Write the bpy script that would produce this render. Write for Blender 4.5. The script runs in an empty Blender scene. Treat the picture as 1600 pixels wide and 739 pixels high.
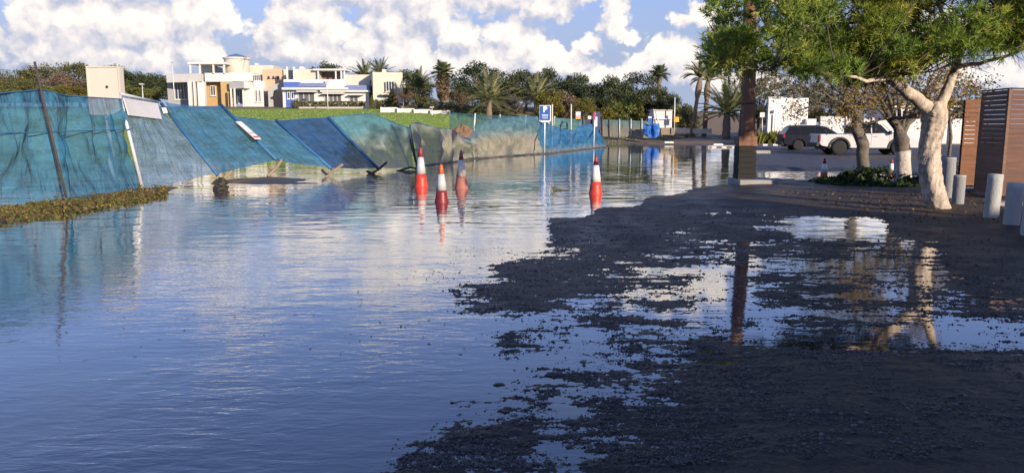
import bpy, bmesh, math, random
import numpy as np
from mathutils import Vector, Matrix, Euler, Quaternion
R = math.radians
sc = bpy.context.scene
rng = np.random.default_rng(7)
random.seed(7)

# ------------------------------------------------------------------ camera
F = 1200.0; CZ = 1.65; PITCH = math.atan(172.5 / F)
cp, sp = math.cos(PITCH), math.sin(PITCH)
cam = bpy.data.cameras.new('camera'); cam.sensor_width = 36; cam.lens = 36 * F / 1600
cam.clip_start = 0.05; cam.clip_end = 5000
camo = bpy.data.objects.new('camera', cam); sc.collection.objects.link(camo)
camo.location = (0, 0, CZ); camo.rotation_euler = (R(90) - PITCH, 0, 0)
sc.camera = camo

# ------------------------------------------------------------------ light
SUN_EL, SUN_AZ = R(14), R(36)          # sun low behind the viewer, to the right
SUN = Vector((math.sin(SUN_AZ) * math.cos(SUN_EL), -math.cos(SUN_AZ) * math.cos(SUN_EL), math.sin(SUN_EL)))
sl = bpy.data.lights.new('sun', 'SUN'); sl.energy = 4.9; sl.angle = R(0.6); sl.color = (1, 0.85, 0.66)
so = bpy.data.objects.new('sun', sl); sc.collection.objects.link(so)
so.rotation_euler = SUN.to_track_quat('Z', 'Y').to_euler(); so.location = (30, -40, 40)
sc.view_settings.view_transform = 'Standard'; sc.view_settings.look = 'None'
sc.view_settings.exposure = 0.4; sc.view_settings.gamma = 1
sc.render.film_transparent = False
cy = sc.cycles
cy.max_bounces = 7; cy.transparent_max_bounces = 16; cy.diffuse_bounces = 3; cy.glossy_bounces = 4
cy.caustics_reflective = False; cy.caustics_refractive = False; cy.use_denoising = True

def ray(u, v):
    a = (u - 800) / F; b = (369.5 - v) / F
    return Vector((a, cp + b * sp, -sp + b * cp))
def P(u, v, Y):
    d = ray(u, v); return Vector((d.x * Y / d.y, Y, CZ + d.z * Y / d.y))
def G(u, v, z=0.0):
    d = ray(u, v); t = (z - CZ) / d.z; return Vector((d.x * t, d.y * t, z))
def ZV(v, Y): return P(800, v, Y).z

# ------------------------------------------------------------------ sky
def build_world():
    w = bpy.data.worlds.new('World'); sc.world = w; w.use_nodes = True
    nt = w.node_tree; nt.nodes.clear(); N = nt.nodes.new; L = nt.links.new
    def math_(op, a, b=None, c=None, clamp=False):
        n = N('ShaderNodeMath'); n.operation = op; n.use_clamp = clamp
        for i, x in enumerate((a, b, c)):
            if x is None: continue
            if isinstance(x, (int, float)): n.inputs[i].default_value = x
            else: L(x, n.inputs[i])
        return n.outputs[0]
    def vec(op, a, b=None, c=None):
        n = N('ShaderNodeVectorMath'); n.operation = op
        for i, x in enumerate((a, b, c)):
            if x is None: continue
            if isinstance(x, (tuple, list)): n.inputs[i].default_value = x
            else: L(x, n.inputs[i])
        return n.outputs['Value'] if op in ('LENGTH', 'DOT_PRODUCT') else n.outputs[0]
    def ramp(x, a, b):
        n = N('ShaderNodeMapRange'); n.interpolation_type = 'SMOOTHSTEP'
        L(x, n.inputs[0]); n.inputs[1].default_value = a; n.inputs[2].default_value = b
        return n.outputs[0]
    def mix(f, a, b):
        n = N('ShaderNodeMix'); n.data_type = 'RGBA'
        if isinstance(f, float): n.inputs[0].default_value = f
        else: L(f, n.inputs[0])
        for s, x in ((n.inputs[6], a), (n.inputs[7], b)):
            if isinstance(x, tuple): s.default_value = (*x, 1)
            else: L(x, s)
        return n.outputs[2]
    tc = N('ShaderNodeTexCoord'); dirv = tc.outputs['Generated']
    sx = N('ShaderNodeSeparateXYZ'); L(dirv, sx.inputs[0])
    az = math_('ARCTAN2', sx.outputs[0], sx.outputs[1])
    el = math_('ARCSINE', sx.outputs[2])
    cb = N('ShaderNodeCombineXYZ'); L(az, cb.inputs[0]); L(el, cb.inputs[1]); p = cb.outputs[0]
    # cumulus heaps as (pixel u, v, half width, half height)
    blobs = [(90, 40, 62, 60), (165, 30, 70, 55), (235, 50, 60, 50), (310, 22, 55, 50), (300, 70, 48, 36), (200, 88, 120, 22),
             (470, 22, 62, 46), (512, 45, 38, 36), (430, 52, 40, 28), (470, 78, 70, 18),
             (612, 36, 50, 46), (580, 72, 50, 30), (640, 88, 60, 30), (550, 95, 60, 18),
             (690, 40, 22, 24), (725, 62, 36, 28), (800, 62, 48, 34), (770, 92, 70, 34), (845, 92, 40, 30), (690, 100, 50, 26),
             (850, 6, 70, 26), (790, -12, 60, 26), (962, 26, 26, 34), (925, 74, 24, 15), (890, 100, 40, 18), (985, 62, 11, 11),
             (1045, 88, 42, 32), (1012, 104, 36, 26), (1080, 112, 40, 22), (960, 118, 60, 18), (1150, 128, 70, 22),
             (1070, -62, 90, 40), (760, -34, 120, 26), (640, -12, 170, 32), (480, -24, 60, 26), (880, -22, 90, 26), (680, 6, 50, 40), (900, -40, 60, 20), (560, -20, 50, 24), (230, -20, 80, 26), (130, -30, 60, 24), (1100, 30, 50, 20), (1010, -40, 40, 22), (1180, -20, 30, 16), (1560, 120, 90, 20), (1400, 70, 90, 40), (600, -70, 60, 18), (350, -95, 60, 22), (60, -60, 60, 16),
             (-250, 30, 110, 55), (-120, 60, 90, 40), (1750, 20, 140, 60), (1950, 60, 120, 50), (-480, 60, 120, 40), (2250, 30, 140, 60)]
    def ang(u, v):
        d = ray(u, v).normalized(); return math.atan2(d.x, d.y), math.asin(d.z)
    def field(pp):
        # billow the outline
        n1 = N('ShaderNodeTexNoise'); n1.noise_dimensions = '2D'; L(pp, n1.inputs['Vector']); n1.inputs['Scale'].default_value = 30; n1.inputs['Detail'].default_value = 6; n1.inputs['Roughness'].default_value = 0.62
        v1 = N('ShaderNodeTexVoronoi'); v1.voronoi_dimensions = '2D'; v1.feature = 'SMOOTH_F1'; v1.inputs['Scale'].default_value = 42; v1.inputs['Smoothness'].default_value = 0.35
        off = vec('SUBTRACT', n1.outputs['Color'], (0.5, 0.5, 0.5)); off = vec('MULTIPLY', off, (0.035, 0.028, 0))
        q = vec('ADD', pp, off); L(q, v1.inputs['Vector'])
        v2 = N('ShaderNodeTexVoronoi'); v2.voronoi_dimensions = '2D'; v2.feature = 'SMOOTH_F1'; v2.inputs['Scale'].default_value = 105; v2.inputs['Smoothness'].default_value = 0.35; L(q, v2.inputs['Vector'])
        cur = None
        for (u, v, a, b) in blobs:
            ca, ce = ang(u, v); ra, re = a / F * 0.93, b / F * 0.98
            d = vec('LENGTH', vec('MULTIPLY_ADD', q, (1 / ra, 1 / re, 0), (-ca / ra, -ce / re, 0)))
            cur = d if cur is None else math_('SMOOTH_MIN', cur, d, 0.26)
        h = math_('SUBTRACT', 1.20, cur)
        h = math_('ADD', h, math_('MULTIPLY', math_('SUBTRACT', 0.42, v1.outputs['Distance']), 0.80))
        h = math_('ADD', h, math_('MULTIPLY', math_('SUBTRACT', 0.42, v2.outputs['Distance']), 0.40))
        return h, n1.outputs['Fac']
    h0, nz = field(p)
    h1, _ = field(vec('ADD', p, (0.012, 0.021, 0)))
    mask = ramp(h0, -0.04, 0.36)
    lit = math_('ADD', 0.56, math_('MULTIPLY', math_('SUBTRACT', h0, h1), 0.72))
    lit = math_('ADD', lit, math_('MULTIPLY', math_('SUBTRACT', nz, 0.5), 0.4), clamp=True)
    # bases of the heaps fade to lavender towards the horizon
    base = ramp(el, 0.02, 0.10)
    lit = math_('MULTIPLY', lit, math_('ADD', 0.62, math_('MULTIPLY', base, 0.38)))
    ccol = mix(lit, (0.40, 0.43, 0.54), (0.92, 0.83, 0.75))
    sky = N('ShaderNodeTexSky'); sky.sky_type = 'NISHITA'; sky.sun_disc = False
    sky.sun_elevation = SUN_EL; sky.sun_rotation = math.atan2(SUN.x, SUN.y)
    sky.altitude = 0; sky.air_density = 1.0; sky.dust_density = 0.6; sky.ozone_density = 2.0
    hs = N('ShaderNodeHueSaturation'); hs.inputs['Saturation'].default_value = 0.95; L(vec('MULTIPLY', sky.outputs[0], (1.08, 0.98, 1.22)), hs.inputs['Color'])
    skyc = vec('SCALE', hs.outputs[0]); skyc.node.inputs['Scale'].default_value = SKY
    # thin high veil, pale towards the horizon
    veil = N('ShaderNodeTexNoise'); veil.noise_dimensions = '3D'; L(vec('MULTIPLY', dirv, (2.2, 2.2, 7)), veil.inputs['Vector']); veil.inputs['Scale'].default_value = 1.6; veil.inputs['Detail'].default_value = 5
    vf = math_('MULTIPLY', ramp(veil.outputs['Fac'], 0.46, 0.75), 0.30)
    low = math_('MULTIPLY', math_('SUBTRACT', 1.0, ramp(el, 0.05, 0.22)), 0.93)
    skyc = mix(0.36, skyc, (0.13, 0.25, 0.70))
    skyc = mix(math_('MAXIMUM', vf, low), skyc, (0.31, 0.37, 0.51))
    col = mix(mask, skyc, ccol)
    bg = N('ShaderNodeBackground'); L(col, bg.inputs[0]); bg.inputs[1].default_value = 1.0
    out = N('ShaderNodeOutputWorld'); L(bg.outputs[0], out.inputs[0])
    w.cycles.sampling_method = 'MANUAL'; w.cycles.sample_map_resolution = 512
SKY = 0.115
build_world()

# ------------------------------------------------------------------ materials
MATS = {}
def mat(name, col, rough=0.8, var=0.25, scale=6.0, bump=0.2, bscale=40.0, metal=0.0, spec=0.5, trans=0.0, attr=None, stretch=None, dirt=None, coat=0.0):
    """procedural material: noise-varied colour, roughness and fine relief"""
    if name in MATS: return MATS[name]
    m = bpy.data.materials.new(name); m.use_nodes = True; nt = m.node_tree; nt.nodes.clear(); N = nt.nodes.new; L = nt.links.new
    b = N('ShaderNodeBsdfPrincipled'); o = N('ShaderNodeOutputMaterial'); L(b.outputs[0], o.inputs[0])
    tc = N('ShaderNodeTexCoord'); src = tc.outputs['Object']
    if stretch:
        mp = N('ShaderNodeMapping'); mp.inputs['Scale'].default_value = stretch; L(src, mp.inputs[0]); src = mp.outputs[0]
    n = N('ShaderNodeTexNoise'); L(src, n.inputs['Vector']); n.inputs['Scale'].default_value = scale; n.inputs['Detail'].default_value = 6; n.inputs['Roughness'].default_value = 0.65
    mr = N('ShaderNodeMapRange'); L(n.outputs['Fac'], mr.inputs[0]); mr.inputs[1].default_value = 0.25; mr.inputs[2].default_value = 0.75
    mr.inputs[3].default_value = 1 - var; mr.inputs[4].default_value = 1 + var
    mx = N('ShaderNodeVectorMath'); mx.operation = 'SCALE'; L(mr.outputs[0], mx.inputs['Scale'])
    if attr:
        at = N('ShaderNodeAttribute'); at.attribute_name = attr; L(at.outputs['Color'], mx.inputs[0])
    else: mx.inputs[0].default_value = col
    colout = mx.outputs[0]
    if dirt:
        n2 = N('ShaderNodeTexNoise'); L(src, n2.inputs['Vector']); n2.inputs['Scale'].default_value = dirt[1]; n2.inputs['Detail'].default_value = 8; n2.inputs['Roughness'].default_value = 0.7
        m2 = N('ShaderNodeMapRange'); L(n2.outputs['Fac'], m2.inputs[0]); m2.inputs[1].default_value = 0.5; m2.inputs[2].default_value = 0.72; m2.inputs[4].default_value = dirt[2]
        mm = N('ShaderNodeMix'); mm.data_type = 'RGBA'; L(m2.outputs[0], mm.inputs[0]); L(colout, mm.inputs[6]); mm.inputs[7].default_value = (*dirt[0], 1); colout = mm.outputs[2]
    L(colout, b.inputs['Base Color'])
    mrr = N('ShaderNodeMapRange'); L(n.outputs['Fac'], mrr.inputs[0]); mrr.inputs[3].default_value = max(0.02, rough - 0.12); mrr.inputs[4].default_value = min(1, rough + 0.12); L(mrr.outputs[0], b.inputs['Roughness'])
    b.inputs['Metallic'].default_value = metal; b.inputs['Specular IOR Level'].default_value = spec
    b.inputs['Coat Weight'].default_value = coat
    if trans: 
        t = N('ShaderNodeBsdfTranslucent'); L(colout, t.inputs[0]); ms = N('ShaderNodeMixShader'); ms.inputs[0].default_value = trans
        L(b.outputs[0], ms.inputs[1]); L(t.outputs[0], ms.inputs[2]); L(ms.outputs[0], o.inputs[0])
    if bump:
        nb = N('ShaderNodeTexNoise'); L(src, nb.inputs['Vector']); nb.inputs['Scale'].default_value = bscale; nb.inputs['Detail'].default_value = 4
        bm = N('ShaderNodeBump'); bm.inputs['Strength'].default_value = bump; bm.inputs['Distance'].default_value = 0.02; L(nb.outputs['Fac'], bm.inputs['Height']); L(bm.outputs[0], b.inputs['Normal'])
    MATS[name] = m; return m

def net_mat(name, col, opac, dust=None, dustlo=0.0, dusthi=0.5, weave=0.0):
    """woven shade net: partly see-through, dusty lower edge; UV in metres, v = height"""
    m = bpy.data.materials.new(name); m.use_nodes = True; nt = m.node_tree; nt.nodes.clear(); N = nt.nodes.new; L = nt.links.new
    uv = N('ShaderNodeUVMap'); uv.uv_map = 'UVMap'
    sx = N('ShaderNodeSeparateXYZ'); L(uv.outputs[0], sx.inputs[0])
    n = N('ShaderNodeTexNoise'); mp = N('ShaderNodeMapping'); mp.inputs['Scale'].default_value = (0.8, 2.2, 1); L(uv.outputs[0], mp.inputs[0]); L(mp.outputs[0], n.inputs['Vector'])
    n.inputs['Scale'].default_value = 1.5; n.inputs['Detail'].default_value = 8; n.inputs['Roughness'].default_value = 0.62
    mr = N('ShaderNodeMapRange'); L(n.outputs['Fac'], mr.inputs[0]); mr.inputs[1].default_value = 0.3; mr.inputs[2].default_value = 0.7; mr.inputs[3].default_value = 0.62; mr.inputs[4].default_value = 1.45
    sc_ = N('ShaderNodeVectorMath'); sc_.operation = 'SCALE'; sc_.inputs[0].default_value = col; L(mr.outputs[0], sc_.inputs['Scale']); c = sc_.outputs[0]
    if dust:
        add = N('ShaderNodeMath'); add.operation = 'MULTIPLY_ADD'; L(n.outputs['Fac'], add.inputs[0]); add.inputs[1].default_value = -0.9; 
        ad2 = N('ShaderNodeMath'); ad2.operation = 'ADD'; L(sx.outputs[1], ad2.inputs[0]); ad2.inputs[1].default_value = 0.45; L(ad2.outputs[0], add.inputs[2])
        dm = N('ShaderNodeMapRange'); dm.interpolation_type = 'SMOOTHSTEP'; L(add.outputs[0], dm.inputs[0]); dm.inputs[1].default_value = dustlo; dm.inputs[2].default_value = dusthi; dm.inputs[3].default_value = 0.93; dm.inputs[4].default_value = 0.05
        mm = N('ShaderNodeMix'); mm.data_type = 'RGBA'; L(dm.outputs[0], mm.inputs[0]); L(c, mm.inputs[6]); mm.inputs[7].default_value = (*dust, 1); c = mm.outputs[2]
    wr = N('ShaderNodeTexNoise'); mpw = N('ShaderNodeMapping'); mpw.inputs['Rotation'].default_value = (0, 0, 0.5); mpw.inputs['Scale'].default_value = (2.6, 0.9, 1); L(uv.outputs[0], mpw.inputs[0]); L(mpw.outputs[0], wr.inputs['Vector']); wr.inputs['Scale'].default_value = 1.6; wr.inputs['Detail'].default_value = 5; wr.inputs['Distortion'].default_value = 1.2
    bw = N('ShaderNodeBump'); bw.inputs['Strength'].default_value = 0.8; bw.inputs['Distance'].default_value = 0.16; L(wr.outputs['Fac'], bw.inputs['Height'])
    d = N('ShaderNodeBsdfDiffuse'); L(c, d.inputs[0]); L(bw.outputs[0], d.inputs['Normal']); t = N('ShaderNodeBsdfTranslucent'); L(c, t.inputs[0]); L(bw.outputs[0], t.inputs['Normal'])
    ms = N('ShaderNodeMixShader'); ms.inputs[0].default_value = 0.3; L(d.outputs[0], ms.inputs[1]); L(t.outputs[0], ms.inputs[2])
    tr = N('ShaderNodeBsdfTransparent'); m2 = N('ShaderNodeMixShader'); L(tr.outputs[0], m2.inputs[1]); L(ms.outputs[0], m2.inputs[2])
    # vertical creases and (optionally) the visible weave modulate the cover
    wv = N('ShaderNodeTexNoise'); mp2 = N('ShaderNodeMapping'); mp2.inputs['Scale'].default_value = (9, 0.5, 1); L(uv.outputs[0], mp2.inputs[0]); L(mp2.outputs[0], wv.inputs['Vector']); wv.inputs['Scale'].default_value = 2; wv.inputs['Detail'].default_value = 5
    mo = N('ShaderNodeMapRange'); L(wv.outputs['Fac'], mo.inputs[0]); mo.inputs[1].default_value = 0.3; mo.inputs[2].default_value = 0.7; mo.inputs[3].default_value = opac - 0.10; mo.inputs[4].default_value = min(1, opac + 0.08); fac = mo.outputs[0]
    if weave:
        w1 = N('ShaderNodeTexWave'); w1.wave_type = 'BANDS'; w1.bands_direction = 'X'; L(uv.outputs[0], w1.inputs['Vector']); w1.inputs['Scale'].default_value = 5.0; w1.inputs['Distortion'].default_value = 1.2; w1.inputs['Detail'].default_value = 2
        w2 = N('ShaderNodeTexWave'); w2.wave_type = 'BANDS'; w2.bands_direction = 'Y'; L(uv.outputs[0], w2.inputs['Vector']); w2.inputs['Scale'].default_value = 4.0; w2.inputs['Distortion'].default_value = 1.0
        mu = N('ShaderNodeMath'); mu.operation = 'MAXIMUM'; L(w1.outputs['Fac'], mu.inputs[0]); L(w2.outputs['Fac'], mu.inputs[1])
        m3 = N('ShaderNodeMapRange'); L(mu.outputs[0], m3.inputs[0]); m3.inputs[1].default_value = 0.45; m3.inputs[2].default_value = 0.95; m3.inputs[3].default_value = -weave; m3.inputs[4].default_value = weave * 0.6
        ma = N('ShaderNodeMath'); ma.operation = 'ADD'; ma.use_clamp = True; L(fac, ma.inputs[0]); L(m3.outputs[0], ma.inputs[1]); fac = ma.outputs[0]
    L(fac, m2.inputs[0])
    o = N('ShaderNodeOutputMaterial'); L(m2.outputs[0], o.inputs[0]); return m

def leaf_mat(name, trans=0.3, rough=0.6):
    return mat(name, (1, 1, 1), rough, 0.25, 3, 0, attr='tint', trans=trans, spec=0.25)
LEAF = leaf_mat('foliage')

# ------------------------------------------------------------------ mesh helpers
class MB:
    def __init__(s): s.v = []; s.f = []
    def add(s, vs, fs):
        k = len(s.v); s.v += [tuple(x) for x in vs]; s.f += [tuple(i + k for i in f) for f in fs]; return s
    def box(s, c, size, rz=0.0, M=None, taper=1.0):
        hx, hy, hz = size[0] / 2, size[1] / 2, size[2] / 2
        vs = []
        for z in (-1, 1):
            t = taper if z > 0 else 1
            for x, y in ((-1, -1), (1, -1), (1, 1), (-1, 1)):
                vs.append(Vector((x * hx * t, y * hy * t, z * hz)))
        m = (Matrix.Translation(c) @ Matrix.Rotation(rz, 4, 'Z')) if M is None else (Matrix.Translation(c) @ M)
        return s.add([m @ q for q in vs], [(3, 2, 1, 0), (4, 5, 6, 7), (0, 1, 5, 4), (1, 2, 6, 5), (2, 3, 7, 6), (3, 0, 4, 7)])
    def bb(s, x0, x1, y0, y1, z0, z1): return s.box(((x0 + x1) / 2, (y0 + y1) / 2, (z0 + z1) / 2), (abs(x1 - x0), abs(y1 - y0), abs(z1 - z0)))
    def prism(s, pts, z0, z1):
        n = len(pts); vs = [(p[0], p[1], z0) for p in pts] + [(p[0], p[1], z1) for p in pts]
        a = sum(pts[i][0] * pts[(i + 1) % n][1] - pts[(i + 1) % n][0] * pts[i][1] for i in range(n))
        if a < 0: vs = vs[:n][::-1] + vs[n:][::-1]
        fs = [tuple(range(n))[::-1], tuple(range(n, 2 * n))] + [(i, (i + 1) % n, n + (i + 1) % n, n + i) for i in range(n)]
        return s.add(vs, fs)
    def extr(s, poly, axis_pts):
        """poly: list of (x,z); extrude between two y values"""
        y0, y1 = axis_pts; n = len(poly)
        vs = [(p[0], y0, p[1]) for p in poly] + [(p[0], y1, p[1]) for p in poly]
        return s.add(vs, [tuple(range(n)), tuple(range(n, 2 * n))[::-1]] + [(i, n + i, n + (i + 1) % n, (i + 1) % n) for i in range(n)])
    def tube(s, pts, rad, n=8, cap=True, jit=0.0):
        pts = [Vector(p) for p in pts]
        if isinstance(rad, (int, float)): rad = [rad] * len(pts)
        vs = []; up = None
        for i, p in enumerate(pts):
            t = (pts[min(i + 1, len(pts) - 1)] - pts[max(i - 1, 0)])
            t = t.normalized() if t.length > 1e-9 else Vector((0, 0, 1))
            if up is None: up = Vector((1, 0, 0)) if abs(t.x) < 0.9 else Vector((0, 1, 0))
            a = t.cross(up).normalized(); b = t.cross(a).normalized(); up = b.cross(t) * -1 if False else up
            for k in range(n):
                th = 2 * math.pi * k / n; r = rad[i] * (1 + (random.uniform(-jit, jit) if jit else 0))
                vs.append(p + (a * math.cos(th) + b * math.sin(th)) * r)
        fs = [(i * n + k, i * n + (k + 1) % n, (i + 1) * n + (k + 1) % n, (i + 1) * n + k) for i in range(len(pts) - 1) for k in range(n)]
        if cap: fs += [tuple(range(n))[::-1], tuple(range((len(pts) - 1) * n, len(pts) * n))]
        return s.add(vs, fs)
    def lathe(s, prof, c=(0, 0, 0), n=24):
        vs = [(c[0] + r * math.cos(2 * math.pi * k / n), c[1] + r * math.sin(2 * math.pi * k / n), c[2] + z) for r, z in prof for k in range(n)]
        fs = [(i * n + k, i * n + (k + 1) % n, (i + 1) * n + (k + 1) % n, (i + 1) * n + k) for i in range(len(prof) - 1) for k in range(n)]
        fs += [tuple(range(n))[::-1], tuple(range((len(prof) - 1) * n, len(prof) * n))]
        return s.add(vs, fs)
    def mesh(s, name, smooth=False):
        me = bpy.data.meshes.new(name); me.from_pydata(s.v, [], s.f); me.update()
        if smooth: me.shade_smooth()
        return me
    def build(s, name, m, parent=None, smooth=False, bevel=0.0):
        return obj(name, s.mesh(name, smooth), m, parent, bevel)

def obj(name, me, m=None, parent=None, bevel=0.0):
    if m is not None and not me.materials: me.materials.append(m)
    o = bpy.data.objects.new(name, me); sc.collection.objects.link(o)
    if parent is not None:
        o.parent = parent
        if parent.type == 'EMPTY' and (parent.location.length > 0 or parent.rotation_euler.z != 0) and parent.get('_w'):
            o.matrix_parent_inverse = Matrix.LocRotScale(parent.location, parent.rotation_euler, parent.scale).inverted()
    if bevel:
        b = o.modifiers.new('bevel', 'BEVEL'); b.width = bevel; b.segments = 2; b.limit_method = 'ANGLE'
    return o
def tag(o, label=None, cat=None, group=None, kind=None):
    if label: o['label'] = label
    if cat: o['category'] = cat
    if group: o['group'] = group
    if kind: o['kind'] = kind
    return o
def thing(name, label, cat, loc=(0, 0, 0), rz=0.0, group=None, world=False):
    """Empty at the thing's base. world=True: its parts are given in world coordinates."""
    o = bpy.data.objects.new(name, None); sc.collection.objects.link(o); o.location = loc; o.rotation_euler = (0, 0, rz)
    o.empty_display_size = 0.3
    if world: o['_w'] = 1
    return tag(o, label, cat, group)
def copy_thing(o, loc, rz=0.0, scale=1.0, label=None):
    c = o.copy(); sc.collection.objects.link(c); c.location = loc; c.rotation_euler = (0, 0, rz); c.scale = (scale,) * 3 if isinstance(scale, (int, float)) else scale
    if label: c['label'] = label
    for ch in o.children:
        d = ch.copy(); sc.collection.objects.link(d); d.parent = c
        for g in ch.children:
            e = g.copy(); sc.collection.objects.link(e); e.parent = d
    return c
def fast_mesh(name, V, Q, tint=None):
    """V (n,3) float, Q (m,k) int faces of equal size"""
    me = bpy.data.meshes.new(name); n = len(V); m, k = Q.shape
    me.vertices.add(n); me.vertices.foreach_set('co', np.ascontiguousarray(V, dtype=np.float32).ravel())
    me.loops.add(m * k); me.loops.foreach_set('vertex_index', np.ascontiguousarray(Q, dtype=np.int32).ravel())
    me.polygons.add(m); me.polygons.foreach_set('loop_start', np.arange(0, m * k, k, dtype=np.int32))
    me.update(calc_edges=True)
    if tint is not None:
        a = me.attributes.new('tint', 'FLOAT_COLOR', 'POINT'); t = np.ones((n, 4), np.float32); t[:, :tint.shape[1]] = tint; a.data.foreach_set('color', t.ravel())
    return me

# numpy value noise -------------------------------------------------
_perm = np.random.default_rng(3).random((256, 256))
def vnoise(x, y):
    xi = np.floor(x).astype(int); yi = np.floor(y).astype(int); fx = x - xi; fy = y - yi
    fx = fx * fx * (3 - 2 * fx); fy = fy * fy * (3 - 2 * fy)
    g = lambda i, j: _perm[i & 255, j & 255]
    return (g(xi, yi) * (1 - fx) + g(xi + 1, yi) * fx) * (1 - fy) + (g(xi, yi + 1) * (1 - fx) + g(xi + 1, yi + 1) * fx) * fy
def fbm(x, y, o=4, r=0.5):
    s = 0; a = 1; t = 0
    for i in range(o):
        s = s + a * (vnoise(x * 2 ** i + 17.3 * i, y * 2 ** i + 9.1 * i) - 0.5); t += a; a *= r
    return s / t * 2
def sstep(a, b, x):
    t = np.clip((x - a) / (b - a), 0, 1); return t * t * (3 - 2 * t)

# ------------------------------------------------------------------ terrain
FY = [0, 15, 20, 25, 30, 39, 46, 60, 66, 90, 130, 400]; FX = [-10.2, -9.9, -9.7, -7.2, -4.3, -2.2, 1.9, 6.8, 9.5, 24, 44, 160]
CU = np.array([480, 560, 640, 720, 800, 880, 960, 1040, 1120, 1200, 1280, 1360, 1440, 1520, 1600, 1700.])
CV = np.array([278, 288, 300, 315, 330, 345, 360, 380, 400, 420, 450, 480, 510, 540, 570, 600, 640, 690, 745, 900.])
CH = np.array([  # ground height in cm over the flood level, seen from above in a grid
 [-9, -9, -9, -9, -9, -9, -9, -9, -6, 3, 4, 5, 7, 8, 9, 9],
 [-9, -9, -9, -9, -9, -9, -9, -8, 0.5, 6, 6, 7, 8, 9, 9, 9],
 [-9, -9, -9, -9, -9, -9, -8, -2, 5, 6, 5, 6, 8, 9, 9, 9],
 [-9, -9, -9, -9, -9, -8, -5, 3.5, 5, 5, 4, 5, 8, 9, 9, 9],
 [-9, -9, -9, -9, -8, -5.5, 3.2, 1.6, 0.5, 1.2, 1.8, 3, 7, 8, 8, 8],
 [-9, -9, -9, -9, -7, 2.0, 2.2, 0.9, 0.7, 0.2, -1.5, -0.8, 4, 6, 7, 7],
 [-9, -9, -9, -8, -6, 1.3, 1.1, 0.9, 0.8, 0.4, -2.0, -1.2, 2, 5, 6, 6],
 [-9, -9, -9, -7, -3.5, 0.8, 0.9, 0.7, 0.6, 0.5, 0.6, 0.2, 0.3, 2, 3, 4],
 [-9, -8, -8, -5, -0.6, 0.5, 0.7, 0.4, 0.2, 0.2, 0.4, -0.3, -0.5, 1.0, 1.5, 3],
 [-9, -8, -6, -2.0, 1.0, 1.1, 0.6, 0.1, -0.2, 0.0, 0.2, -0.1, -0.2, 0.9, 1.4, 3],
 [-9, -8, -5, 0.1, 1.0, 0.9, 0.6, 0.4, -0.4, -0.2, 0.1, -0.2, -0.1, 0.5, 1.0, 2],
 [-8, -7, -4, 0.3, 0.5, 0.3, 0.2, 0.0, -0.4, -0.2, 0.0, -0.3, -0.3, 0.1, 0.6, 2],
 [-8, -7, -4, -2.0, -0.8, -0.4, 0.0, -0.2, -0.2, -0.2, -0.3, -0.6, -0.7, -0.5, -0.4, 1],
 [-8, -7, -5, -1.6, 0.0, -0.4, -0.1, 0.0, 0.0, 0.1, -0.2, -0.8, -0.8, -0.9, -1.2, 0],
 [-8, -7, -5, -3.0, -1.2, -0.4, -0.1, 0.1, 0.6, 1.4, 2.4, 2.8, 2.8, 2.6, 2.2, 2],
 [-8, -6, -4, -2.5, -0.7, -0.2, 0.0, 0.1, 0.8, 2.2, 3.3, 4, 4, 4, 4, 4],
 [-7, -5, -3, -0.2, 0.2, -0.1, 0.1, 0.2, 1.1, 2.6, 3.8, 4, 4, 4, 4, 4],
 [-6, -4, -0.7, 0.5, 0.5, -0.3, -0.1, 0.3, 1.4, 3.0, 4, 4, 4, 4, 4, 4],
 [-5, -1.0, 0.6, 0.6, 0.0, -0.4, 0.1, 0.8, 1.8, 3.2, 4, 4, 4, 4, 4, 4],
 [-4, -0.5, 0.6, 0.5, 0, 0, 1, 2, 3, 3.5, 4, 4, 4, 4, 4, 4]], float)
def ctrl(u, v):
    iu = np.clip(np.searchsorted(CU, u) - 1, 0, len(CU) - 2); iv = np.clip(np.searchsorted(CV, v) - 1, 0, len(CV) - 2)
    tu = np.clip((u - CU[iu]) / (CU[iu + 1] - CU[iu]), 0, 1); tv = np.clip((v - CV[iv]) / (CV[iv + 1] - CV[iv]), 0, 1)
    tu = tu * tu * (3 - 2 * tu); tv = tv * tv * (3 - 2 * tv)
    return (CH[iv, iu] * (1 - tu) + CH[iv, iu + 1] * tu) * (1 - tv) + (CH[iv + 1, iu] * (1 - tu) + CH[iv + 1, iu + 1] * tu) * tv
def bump(x, y, cx, cyy, rx, ry): return np.clip(1 - ((x - cx) / rx) ** 2 - ((y - cyy) / ry) ** 2, 0, 1)
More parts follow.
